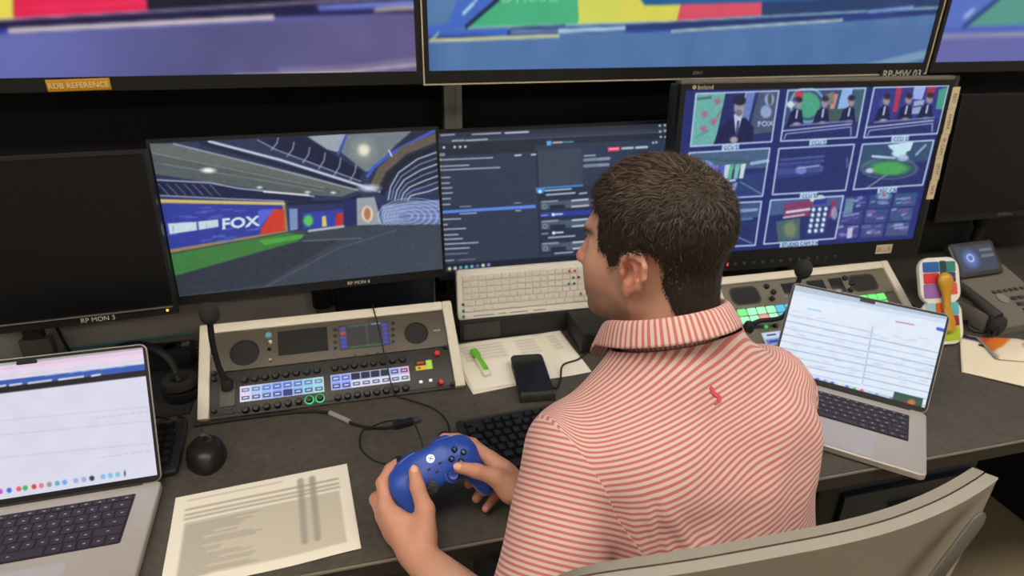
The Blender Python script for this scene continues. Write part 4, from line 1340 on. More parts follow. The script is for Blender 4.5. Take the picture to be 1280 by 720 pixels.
def feat_right(root, Mp, w, h):
    t = .022
    H = homography([(884.5, 351.5), (1106, 329), (1152, 415), (920, 446.5)], [(-w / 2, h), (w / 2, h), (w / 2, 0), (-w / 2, 0)])

    def c(x, y):
        q = H @ np.array([880 + x / 4.923, 300 + y / 4.923, 1.0])
        return q[0] / q[2], q[1] / q[2]
    up = obj('upper_module', MB().bbox(-w / 2 + t + .001, w / 2 - t - .001, .118, h - t - .001, -.004, .003, .0015), PANELG, root, M=Mp)
    lo = obj('lower_module', MB().bbox(-w / 2 + t + .001, w / 2 - t - .001, .004, .116, -.004, .003, .0015), PANELG, root, M=Mp)
    ys = .153
    for x in (-.185, .165):
        sp = obj('speaker', MB().rslab(.075, .044, .016, .0, .0042, .001, cx=x, cy=ys), MESHM, up)
        obj('speaker_rim', MB().rslab(.083, .052, .018, .0, .0034, .0005, cx=x, cy=ys), DGREY, sp)
    for x0, x1 in ((-.075, -.02), (.0, .05), (.065, .105)):
        obj('display', MB().bbox(x0, x1, ys - .02, ys + .022, .002, .0042, .001), mat('smoked_display', (44, 42, 46), rough=.2), up)
    for x in (-.118, .205 - .09):
        for k in range(3):
            obj('rotary_key', MB().lathe([(.007, .002), (.007, .009), (.004, .012)], 14, M=T(x + (.012 if k % 2 else 0), ys - .018 + .018 * k, 0)), KNOB, up)
    kg = [mat('key_green', (90, 200, 110), emit=(110, 220, 120), es=.85), mat('key_mint', (140, 220, 170), emit=(150, 225, 180), es=.85), mat('key_cyan', (80, 170, 200), emit=(80, 170, 205), es=.8), mat('key_pink', (220, 130, 130), emit=(225, 130, 130), es=.85)]
    cols = [[0, 1, 1, 1, 2, 2, 2, 2, 2, 2, 2, 2, 0, 0, 0, 0], [1, 1, 3, 1, 2, 2, 2, 2, 2, 2, 2, 2, 0, 3, 0, 0]]
    for j in range(2):
        for i in range(16):
            x = -.213 + i * .0268 + (.006 if i >= 8 else 0)
            obj('lit_key', MB().bbox(x - .0112, x + .0112, .098 - j * .0215, .116 - j * .0215, .001, .007, .0015), kg[cols[j][i]], lo)
    obj('status_led', MB().sphere((-.165, .062, .004), .005, 12, 8), LGREEN, lo)
    pc = Pic(120, 30, [(0, 0), (8, 0), (8, 2), (0, 2)], (170, 190, 226))
    for i in range(8):
        for j in range(2):
            pc.rect(i + .08, j + .12, i + .92, j + .88, (90, 120, 200) if (i + j) % 3 else (206, 214, 232))
            pc.rect(i + .25, j + .35, i + .75, j + .6, (40, 50, 110))
    obj('key_display', pc.mesh('key_display', .40, .034, SCREEN), None, lo, M=T(-.185, .014, .0036) @ rot('X', -90))
    for i in range(12):
        obj('rotary_key', MB().lathe([(.006, .002), (.006, .008), (.004, .011)], 14, M=T(-.14 + i * .03, .062, 0)), KNOB, lo)
    b = Mp @ Vector((-.215, .062, .006))
    gooseneck(root, tuple(b), [(b.x + .02, b.y - .004, b.z + .02), (b.x + .075, b.y - .02, b.z + .035), (b.x + .090, b.y - .022, b.z + .095), (b.x + .098, b.y - .02, b.z + .14)], (b.x + .102, b.y - .02, b.z + .156), rb=.02)


console('cream-framed intercom panel with two lit blue key displays, left of the man', T(-.052, 1.18, DESK_Z), feat_left)
console('cream-framed intercom panel with green and cyan keys, behind the right laptop', T(1.132, 1.160, DESK_Z), feat_right)

# ================================================================== loose things on the desk
# printed sheet: slightly curled paper with grey print
def sheet_mesh(pic, w, d, lift):
    me = pic.mesh('sheet', w, d, PRINT)
    co = np.empty(len(me.vertices) * 3, np.float32)
    me.vertices.foreach_get('co', co)
    co = co.reshape(-1, 3)
    x, z = co[:, 0].copy(), co[:, 2].copy()
    co[:, 0] = x - w / 2
    co[:, 1] = z - d / 2
    co[:, 2] = .0012 + lift(x / w, z / d)
    me.vertices.foreach_set('co', co.ravel())
    me.polygons.foreach_set('use_smooth', [True] * len(me.polygons))
    me.update()
    return me


def thick(o, t=.0006):
    md = o.modifiers.new('thickness', 'SOLIDIFY')
    md.thickness = t
    md.offset = -1
    return o


PAPER = (240, 234, 218)
p = Pic(150, 112, [(0, 0), (100, 0), (100, 75), (0, 75)], PAPER)
p.rect(7, 24, 93, 68, (204, 197, 180))
for y in (13, 17.5, 21):
    p.line([(7, y), (93, y)], 1.7, (164, 157, 144), .8)
for y in np.arange(27, 68, 1.75):
    p.line([(8, y), (8 + 8 + 34 * rng.random(), y)], .8, (140, 134, 124), .6)
for x in (71, 78):
    p.line([(x, 7), (x, 60)], 3.6, (150, 144, 134), .7)
for y in np.arange(8, 60, 2.2):
    p.line([(69, y), (80, y)], .7, (180, 172, 160), .6)
p.line([(7, 5), (60, 5)], .8, (150, 142, 130), .6)
p.blur(1)
tag(thick(obj('printed_sheet', sheet_mesh(p, .284, .208, lambda u, v: .006 * np.clip(.35 - u, 0, 1) * np.clip(.6 - v, 0, 1) * 4 + .002 * np.sin(u * 5) ** 2 * (1 - v)), None, M=T(-.174, .876, DESK_Z) @ rot('Z', 4.2))),
    'white printed sheet with a grey table, lying left of the game controller', 'paper')

# white papers between console and phone
p = Pic(60, 40, [(0, 0), (60, 0), (60, 40), (0, 40)], (240, 234, 220))
for y in np.arange(4, 17, 1.6):
    p.line([(4, y), (25, y)], .6, (150, 146, 138), .5); p.line([(33, y), (55, y)], .6, (150, 146, 138), .5)
tag(thick(obj('paper_sheet', sheet_mesh(p, .279, .20, lambda u, v: .0015 * np.sin(u * 6)), None, M=T(.361, 1.270, DESK_Z + .0014) @ rot('Z', 3))), 'white sheet lying behind the black phone below the standing keyboard', 'paper')
p = Pic(40, 40, [(0, 0), (60, 0), (60, 40), (0, 40)], (236, 228, 210))
tag(thick(obj('paper_sheet', sheet_mesh(p, .27, .19, lambda u, v: u * 0), None, M=T(.350, 1.263, DESK_Z) @ rot('Z', 7))), 'lower white sheet peeking out under another beside the intercom console', 'paper')

# green highlighter
r_ = thing('highlighter_pen', 'white and green highlighter pen lying on the paper beside the console', 'pen', T(.266, 1.262, DESK_Z + .0045) @ rot('Z', 96))
GRN = mat('lime_green_plastic', (106, 190, 44), rough=.4)
obj('barrel', MB().rslab(.075, .017, .006, 0, .012, .003, cx=-.02), WHITEP, r_)
obj('cap', MB().rslab(.035, .019, .006, 0, .014, .004, cx=.036), GRN, r_)
obj('clip', MB().bbox(-.045, .03, -.006, .006, .012, .0135, .0008), GRN, r_)

# phone on a sloped stand
r_ = thing('smartphone', 'black smartphone lying on a charging pad behind the keyboard', 'phone', T(.362, 1.172, DESK_Z) @ rot('Z', -6))
Mp_ = T(0, -.068, .0115) @ rot('X', 3)
obj('body', MB().rslab(.074, .142, .011, 0, .008, .0025, cy=.071), BLACK, r_, M=Mp_)
obj('glass', MB().rslab(.070, .138, .009, .008, .0084, cy=.071), mat('phone_glass', (10, 10, 12), rough=.12, var=0), r_, smooth=None, M=Mp_)
st = MB()
sec = [(-.066, 0), (.06, 0), (.06, .0165), (-.05, .0105), (-.066, .0105)]
st.add([(-.036, a, b) for a, b in sec] + [(.036, a, b) for a, b in sec], [(0, 1, 2, 3, 4), (9, 8, 7, 6, 5), (0, 5, 6, 1), (1, 6, 7, 2), (2, 7, 8, 3), (3, 8, 9, 4), (4, 9, 5, 0)])
obj('charging_stand', st, BLACKM, r_, smooth=None)
obj('stand_lip', MB().bbox(-.038, .038, -.078, -.0685, 0, .019, .003), DGREY, r_)
tag(obj('charging_cable', MB().tube([(.392, 1.16, .744), (.405, 1.13, .744), (.425, 1.16, .745), (.45, 1.215, .745), (.50, 1.235, .745), (.56, 1.30, .745)], .0022, 8), RUBBER),
    'thin black cable looping past the phone under the man\'s chin', 'cable')

# equipment boxes
r_ = thing('equipment_box', 'black equipment box under the standing white keyboard', 'electronics box', T(.44, 1.455, DESK_Z))
obj('case', MB().bbox(-.2, .2, -.08, .0, 0, .055, .003), BLACKM, r_)
obj('front_plate', MB().box(-.19, -.10, -.0825, -.08, .006, .05), DGREY, r_, smooth=None)
tag(obj('keyboard_rest', MB().bbox(-.2, .2, -.012, -.002, 0, .10, .002), BLACKM, M=T(.44, 1.44, DESK_Z + .055)), 'black plate standing behind the upright white keyboard', 'stand')
r_ = thing('switch_box', 'small black box with a green-lit front beside the man\'s collar', 'electronics box', T(.605, 1.262+.075, DESK_Z) @ rot('Z', -2))
obj('case', MB().bbox(-.095, .12, -.085, .03, .003, .058, .003), BLACKM, r_)
obj('front_panel', MB().box(-.085, .11, -.0865, -.085, .008, .052), BLACK, r_, smooth=None)
for k in range(5):
    obj('status_led', MB().box(-.07 + .014 * k, -.062 + .014 * k, -.0875, -.0865, .024, .029), mat('dim_green_led', (60, 150, 90), emit=(50, 120, 70), es=.5), r_, smooth=None)
for x in (-.08, .1):
    obj('rubber_foot', MB().box(x, x + .012, -.07, .02, 0, .003), RUBBER, r_, smooth=None)

# white keyboard standing on its long edge against the monitor
Mk = T(.442, 1.3805, DESK_Z + .0555) @ Matrix.Rotation(-.0227, 4, 'Z') @ rot('X', 90 - 10.5)
r_ = thing('white_keyboard', 'white keyboard with coloured dots standing upright below the dark monitor', 'keyboard', Mk)
WKW, WKH = .405, .122
obj('case', MB().rslab(WKW, WKH, .006, -.018, 0, .002, cy=WKH / 2), WHITEP, r_)
KEYW = mat('white_key', (214, 209, 198), rough=.55)
wrows = [[1.0] * 20 for _ in range(4)] + [[1.5] + [1.0] * 16 + [1.5, 1], [1.25, 1.25, 1.25, 7, 1.25, 1.25, 1.25, 1.5, 1, 1, 1, 1]]
wrows = [[u * 20 / sum(r) for u in r] for r in wrows]
key_rows(r_, wrows, -WKW / 2 + .012, WKH - .011, (WKW - .024) / 20, .0152, .004, KEYW, gap=.0022, taper=.1, z=.0)
dots = [((.088, .101), (190, 52, 60)), ((.102, .101), (190, 52, 60)), ((.098, .084), (40, 92, 92)), ((.112, .084), (70, 50, 60)), ((.086, .069), (40, 110, 90)), ((.100, .069), (50, 100, 110)),
        ((.118, .04), (130, 110, 20)), ((.132, .055), (190, 176, 30)), ((.132, .04), (190, 176, 30)), ((.146, .04), (110, 110, 60)), ((-.178, .04), (50, 50, 80)), ((-.178, .024), (50, 120, 80)), ((-.178, .010), (50, 130, 90))]
for i, ((x, y), col) in enumerate(dots):
    obj('sticker_dot', MB().lathe([(.0034, .0), (.0034, .0046)], 12, M=T(x - .012, y, 0)), mat('dot_%d_%d_%d' % col, col, rough=.6), r_)
for xa, xb in ((-.165, -.115), (-.105, -.085), (-.075, -.03), (-.015, .015)):
    obj('printed_line', MB().box(xa, xb, .0075, .0095, 0, .0004), mat('grey_key_print', (96, 92, 88), rough=.7), r_, smooth=None)

# black keyboard in front of the man
FULL = [[1, -1, 1, 1, 1, 1, -.5, 1, 1, 1, 1, -.5, 1, 1, 1, 1, -.25, 1, 1, 1, -.25, 1, 1, 1, 1], [1] * 13 + [2, -.25, 1, 1, 1, -.25, 1, 1, 1, 1], [1.5] + [1] * 12 + [1.5, -.25, 1, 1, 1, -.25, 1, 1, 1, 1],
        [1.75] + [1] * 11 + [2.25, -3.5, 1, 1, 1, 1], [2.25] + [1] * 10 + [2.75, -1.25, 1, -1.25, 1, 1, 1, 1], [1.25, 1.25, 1.25, 6.25, 1.25, 1.25, 1.25, 1.25, -.25, 1, 1, 1, -.25, 2, 1, 1]]
KBLK = mat('black_keycap', (24, 24, 25), rough=.32, var=.05)


def black_keyboard(label, M, w=.44, d=.15, zt=.012):
    r = thing('black_keyboard', label, 'keyboard', M, 'black keyboards')
    obj('case', MB().rslab(w, d, .008, .001, .014, .003), BLACKM, r, M=rot('X', 3) @ T(0, 0, .004))
    obj('rear_bar', MB().bbox(-w / 2 + .01, w / 2 - .01, d / 2 - .012, d / 2 - .004, .017, .0235, .002), DGREY, r)
    for x in (-w / 2 + .03, w / 2 - .05):
        obj('foot', MB().box(x, x + .02, d / 2 - .03, d / 2 - .02, 0, .012), BLACKM, r, smooth=None)
        obj('foot', MB().box(x, x + .02, -d / 2 + .02, -d / 2 + .03, 0, .004), BLACKM, r, smooth=None)
    key_rows(r, FULL, -w / 2 + .012, d / 2 - .016, (w - .024) / 22.5, .0198, .008, KBLK, M=rot('X', 3) @ T(0, 0, .004), gap=.0022, taper=.17, z=.014, heights=[1.05, 1, 1, 1, 1, 1])
    return r


black_keyboard('black keyboard lying on the desk in front of the man', T(.393, .985, DESK_Z) @ rot('Z', 3.5))
black_keyboard('black keyboard mostly hidden behind the left laptop beside the mouse', T(-.552, 1.095, DESK_Z) @ rot('Z', 2))

# mouse
r_ = thing('computer_mouse', 'black computer mouse beside the left laptop', 'mouse', T(-.288, 1.068, DESK_Z) @ rot('Z', 12))
ms = MB()
rings = []
nU, nV = 20, 10
for j in range(nV + 1):
    ph = j / nV * math.pi / 2
    for i in range(nU):
        a = 2 * math.pi * i / nU
        sx = .032 * (1 + .08 * math.cos(2 * a)) * (math.cos(ph) ** .55)
        sy = .054 * (math.cos(ph) ** .6)
        ms.v.append((sx * math.cos(a), sy * math.sin(a) - .004 * math.sin(ph), .001 + .037 * math.sin(ph) * (1 - .12 * math.sin(a))))
for j in range(nV):
    for i in range(nU):
        ms.f.append((j * nU + i, j * nU + (i + 1) % nU, (j + 1) * nU + (i + 1) % nU, (j + 1) * nU + i))
ms.f.append(tuple(range(nU - 1, -1, -1)))
obj('shell', ms, mat('mouse_black', (26, 25, 25), rough=.38), r_, smooth=60)
obj('scroll_wheel', MB().lathe([(.009, -.004), (.009, .004)], 18, M=T(0, .03, .0275) @ rot('Y', 90)), DGREY, r_)
obj('button_split', MB().box(-.0007, .0007, .012, .05, .018, .0345), BLACK, r_, smooth=None, M=T(0, 0, -.001))
obj('highlight_band', MB().tube([(-.022, -.004, .0305), (0, -.008, .0372), (.022, -.004, .0305)], .0016, 8), mat('highlight_grey', (120, 116, 108), rough=.25), r_)  # grey band painted in as the highlight across the shell

# headset and cable tangle between the laptop and the console
r_ = thing('headset', 'black headset lying among cables left of the intercom console', 'headset', T(-.42, 1.262, DESK_Z + .0042) @ rot('Z', 25))
obj('headband', MB().tube([(-.075, 0, .03), (-.08, .05, .055), (-.045, .12, .075), (.02, .13, .075), (.06, .07, .055), (.06, .0, .03)], [.006, .008, .009, .009, .008, .006], 10), BLACKM, r_)
for x in (-.075, .06):
    e_ = obj('ear_cup', MB().lathe([(.034, 0), (.037, .008), (.036, .022), (.02, .028)], 24, M=T(x, -.005, .0) ), BLACK, r_)
    obj('ear_pad', MB().lathe([(.03, .026), (.036, .03), (.034, .042), (.018, .044), (.016, .03)], 24, M=T(x, -.005, .0)), mat('pad_leather', (30, 29, 29), rough=.6), e_)
tag(obj('dark_patch_mat', MB().bbox(-.13, .15, -.12, .12, 0, .004, .0015), mat('dark_patch_black', (17, 17, 18), rough=.7), M=T(-.49, 1.335, DESK_Z)), 'thin black mat added as a dark patch under the headset left of the intercom console', 'mat')  # mat added to darken this shaded stretch of desk
tag(obj('coiled_cable', MB().tube([(-.47, 1.15, .7445), (-.41, 1.165, .745), (-.37, 1.185, .75), (-.395, 1.20, .757), (-.43, 1.19, .757), (-.41, 1.17, .752), (-.36, 1.172, .7465), (-.345, 1.192, .745), (-.36, 1.21, .745)], .0035, 8), RUBBER),
    'black cable coiled in front of the headset', 'cable')
tag(obj('white_cable', MB().tube([(-.44, 1.175, .746), (-.395, 1.19, .747), (-.385, 1.155, .745), (-.40, 1.125, .7435)], .0032, 8), mat('white_cable_jacket', (196, 192, 184), rough=.5)),
    'short white cable curving out behind the left laptop', 'cable')
tag(obj('teal_cable', MB().tube([(-.62, 1.44, .80), (-.5, 1.435, .805), (-.36, 1.43, .812)], .0028, 8), mat('teal_jacket', (60, 140, 150), rough=.5)),
    'thin teal cable running level behind the left laptop', 'cable')
r_ = thing('power_strip', 'black power strip behind the cables under the off monitor', 'power strip', T(-.50, 1.42, DESK_Z + .0042))
obj('case', MB().bbox(-.16, .14, -.025, .025, 0, .045, .004), BLACKM, r_)
for k in range(5):
    so = obj('socket', MB().lathe([(.017, .045), (.017, .0475), (.012, .0475), (.012, .044)], 18, M=T(-.125 + .055 * k, 0, 0)), BLACK, r_)
obj('rocker_switch', MB().bbox(.118, .134, -.008, .008, .045, .051, .002), MGREY, r_)
r_ = thing('cable_adapter', 'grey cable adapter hanging under the off monitor', 'adapter', T(-.66, 1.43, DESK_Z))
obj('body', MB().bbox(-.03, .03, -.012, .012, .0, .10, .004), MGREY, r_)
obj('plug', MB().bbox(-.018, .018, -.01, .01, .10, .125, .002), DGREY, r_)
obj('lead', MB().tube([(.0, 0, .12), (.01, -.005, .14), (.04, 0, .13), (.05, .0, .08), (.06, .01, .0)], .0035, 8), RUBBER, r_)

# USB extension cable with grey sleeve in the middle of the desk
r_ = thing('usb_cable', 'black USB extension cable with a grey sleeve, plug resting mid-desk', 'cable', T(0, 0, DESK_Z))
obj('cord', MB().tube([(-.325, 1.168, .004), (-.30, 1.170, .004), (-.2, 1.172, .004), (-.12, 1.168, .004), (-.075, 1.155, .004), (-.055, 1.14, .004), (-.03, 1.11, .004), (.0, 1.088, .004), (.035, 1.076, .005), (.06, 1.076, .007)], .0032, 8), RUBBER, r_)
obj('sleeve', MB().tube([(-.068, 1.150, .0045), (-.05, 1.132, .0045), (-.03, 1.11, .0045)], .0052, 12), mat('grey_sleeve', (150, 146, 142), rough=.5), r_)
pl = obj('connector', MB().bbox(-.02, .02, -.008, .008, -.005, .005, .002), BLACK, r_, M=T(.072, 1.078, .008) @ rot('Z', 12))
obj('metal_shell', MB().bbox(.02, .035, -.006, .006, -.0025, .0025, .0006), STEEL, pl)

# ================================================================== right end of the desk
# stacked two and six emblem board with a golden cup in front
ro = thing('emblem_board', 'standing white emblem board with colourful blocks and a golden cup', 'desk sign', T(1.395, 1.092, DESK_Z) @ rot('Z', -6))
bw, bh = .128, .25
Mf = T(0, 0, .004) @ rot('X', 90 - 28) @ Matrix.Scale(.86, 4)
obj('board', MB().rslab(bw, .132, .034, -.006, .006, .0015, cy=bh - .066), WHITEP, ro, M=Mf)
obj('board', MB().rslab(bw * .98, .126, .036, -.006, .0055, .0015, cy=.063), WHITEP, ro, M=Mf)
blocks = [((-.052, .208, .0, .238), (38, 92, 170)), ((.002, .2, .022, .24), (26, 64, 60)), ((.022, .208, .052, .238), (36, 130, 116)), ((.02, .178, .05, .207), (70, 60, 120)),
          ((-.052, .176, -.002, .206), (206, 46, 56)), ((-.054, .134, .0, .175), (150, 100, 170)), ((.022, .142, .052, .176), (222, 80, 76)),
          ((-.052, .085, -.022, .12), (150, 196, 214)), ((-.02, .078, .0, .12), (222, 100, 44)), ((.02, .084, .052, .12), (88, 176, 190)), ((.004, .052, .05, .082), (140, 46, 50)), ((-.052, .01, -.004, .074), (120, 60, 130)), ((.0, .01, .05, .05), (166, 190, 40))]
for (x0, z0, x1, z1), col in blocks:
    obj('colour_block', MB().rslab(x1 - x0, z1 - z0, min(.004, (x1 - x0) * .3), .0055, .0078, .0006, cx=(x0 + x1) / 2, cy=(z0 + z1) / 2), mat('block_%d_%d_%d' % col, col, rough=.5), ro, M=Mf)
GOLD = mat('golden_plastic', (196, 146, 40), rough=.4, metal=.15)
obj('cup', MB().lathe([(.019, .04), (.020, .066), (.014, .085), (.0115, .11), (.012, .133), (.016, .15), (.021, .163), (.0235, .178), (.022, .192), (.014, .202), (.004, .206)], 24, M=Matrix.Diagonal((1, .55, 1, 1))), GOLD, ro, M=Mf @ T(.006, 0, .018) @ rot('X', -90))
obj('rear_prop', MB().bbox(-.012, .012, -.004, .004, 0, .125, .002), MGREY, ro, M=T(.035, .112, 0) @ rot('X', 26))

# desk phone
PH = mat('phone_grey', (112, 106, 95), rough=.5)
ph = thing('desk_phone', 'grey office phone with tilted display at the right edge of the desk', 'telephone', T(1.69, 1.222, DESK_Z) @ rot('Z', 3))
sec = [(-.11, 0), (.11, 0), (.11, .085), (.085, .088), (-.11, .018)]
bd = MB()
bd.add([(-.11, a, b) for a, b in sec] + [(.11, a, b) for a, b in sec], [(0, 1, 2, 3, 4), (9, 8, 7, 6, 5), (0, 5, 6, 1), (1, 6, 7, 2), (2, 7, 8, 3), (3, 8, 9, 4), (4, 9, 5, 0)])
obj('body', bd, PH, ph, smooth=None)
Ms = T(0, -.11, .018) @ rot('X', 19.7)
for r in range(4):
    for cidx in range(3):
        obj('key', MB().bbox(-.009, .009, -.006, .006, 0, .004, .0015), mat('phone_key', (50, 47, 43), rough=.5), ph, M=Ms @ T(.02 + .026 * cidx, .085 - .021 * r, 0))
for k in range(6):
    obj('key', MB().bbox(-.006, .006, -.005, .005, 0, .003, .001), MATS['phone_key'], ph, M=Ms @ T(-.02 + .02 * k, .115, 0))
obj('nav_pad', MB().lathe([(.016, 0), (.016, .003), (.011, .004)], 20, M=T(-.015, .09, 0)), mat('nav_silver', (140, 134, 122), rough=.4), ph, M=Ms)
Mt = T(-.01, .055, .085) @ rot('X', 48)
dp = obj('display_unit', MB().rslab(.16, .10, .01, -.014, .006, .003, cy=.045), mat('phone_bezel', (44, 42, 42), rough=.35), ph, M=Mt)
pc = Pic(44, 26, [(0, 0), (100, 0), (100, 60), (0, 60)], (60, 66, 84))
pc.ell(34, 30, 20, 20, (84, 108, 176), soft=12); pc.ell(34, 28, 8, 8, (200, 210, 230), ring=3); pc.rect(64, 10, 98, 16, (110, 116, 130)); pc.rect(64, 24, 98, 30, (110, 116, 130))
obj('display', pc.mesh('display', .135, .075, SCREEN), None, dp, M=T(-.0675, .008, .0064) @ rot('X', -90))
hs = obj('handset', MB().tube([(-.125, -.10, .045), (-.128, -.03, .070), (-.128, .05, .088), (-.125, .10, .095)], [.017, .013, .013, .017], 14), DGREY, ph)
obj('ear_piece', MB().lathe([(.021, -.02), (.023, 0), (.02, .012)], 18, M=T(-.122, .10, .082)), DGREY, hs)
obj('mouth_piece', MB().lathe([(.021, -.02), (.023, 0), (.02, .012)], 18, M=T(-.122, -.10, .034)), DGREY, hs)
obj('cradle', MB().bbox(-.145, -.11, -.09, .10, 0, .05, .006), PH, ph)
obj('curly_cord', MB().tube([(-.135, -.12, .03)] + [(-.16 - .012 * math.cos(k * 1.3), -.13 + .012 * k, .010 + .006 * math.sin(k * 1.3)) for k in range(16)], .003, 6), RUBBER, ph)

# snack packet and envelope
ev = Pic(60, 40, [(0, 0), (60, 0), (60, 40), (0, 40)], (238, 226, 200))
ev.rect(0, 1.5, 60, 5, (62, 64, 124))
tag(thick(obj('envelope', sheet_mesh(ev, .30, .21, lambda u, v: .002 * np.sin(u * 4)), None, M=T(1.515, .95, DESK_Z + .002) @ rot('Z', -45)), .002), 'cream envelope with a blue stripe on the desk at right', 'envelope')
sn = thing('snack_packet', 'orange and white snack packet lying on the cream envelope', 'packet', T(1.555, 1.015, DESK_Z + .0075) @ rot('Z', -24))
sp_ = Pic(50, 34, [(0, 0), (100, 0), (100, 66), (0, 66)], (228, 214, 192))
sp_.poly([(0, 0), (46, 0), (30, 22), (14, 40), (0, 46)], (222, 122, 44)); sp_.poly([(0, 0), (24, 0), (0, 22)], (206, 84, 44)); sp_.poly([(46, 4), (72, 2), (78, 16), (50, 18)], (140, 140, 176)); sp_.ell(72, 42, 26, 19, (228, 132, 50), ring=7)
sp_.poly([(84, 0), (100, 0), (100, 30), (90, 22)], (226, 130, 50))
sp_.ell(66, 40, 14, 6, (120, 90, 70), ring=2.5); sp_.line([(58, 41), (80, 38)], 3, (110, 80, 70))
sp_.blur(1)
me = sp_.mesh('packet', .16, .105, PRINT)
co = np.empty(len(me.vertices) * 3, np.float32); me.vertices.foreach_get('co', co); co = co.reshape(-1, 3)
u_, v_ = co[:, 0] / .16, co[:, 2] / .105
puff = (np.clip(np.sin(u_ * math.pi), 0, 1) * np.clip(np.sin(v_ * math.pi), 0, 1)) ** .5 * .019 + .0012 * np.sin(u_ * 23 + v_ * 9) * np.sin(v_ * 14)
top = np.stack([co[:, 0] - .08, co[:, 2] - .0525, puff + .001], -1)
me.vertices.foreach_set('co', top.astype(np.float32).ravel())
me.polygons.foreach_set('use_smooth', [True] * len(me.polygons)); me.update()
obj('front_film', me, None, sn)
obj('back_film', MB().rslab(.16, .105, .002, -.001, .0008), mat('silver_film', (170, 166, 158), rough=.35, metal=.4), sn, smooth=None)
for x in (-.081, .081):
    obj('crimped_end', MB().box(x - .005, x + .005, -.052, .052, -.0005, .0018), MATS['silver_film'], sn, smooth=None)
tag(obj('phone_cable', MB().tube([(1.478, 1.07, .744), (1.492, 1.05, .746), (1.50, 1.09, .745), (1.483, 1.12, .744), (1.495, 1.2, .744), (1.475, 1.33, .744)], .004, 8), RUBBER), 'black cable bundled between the emblem board and the phone', 'cable')

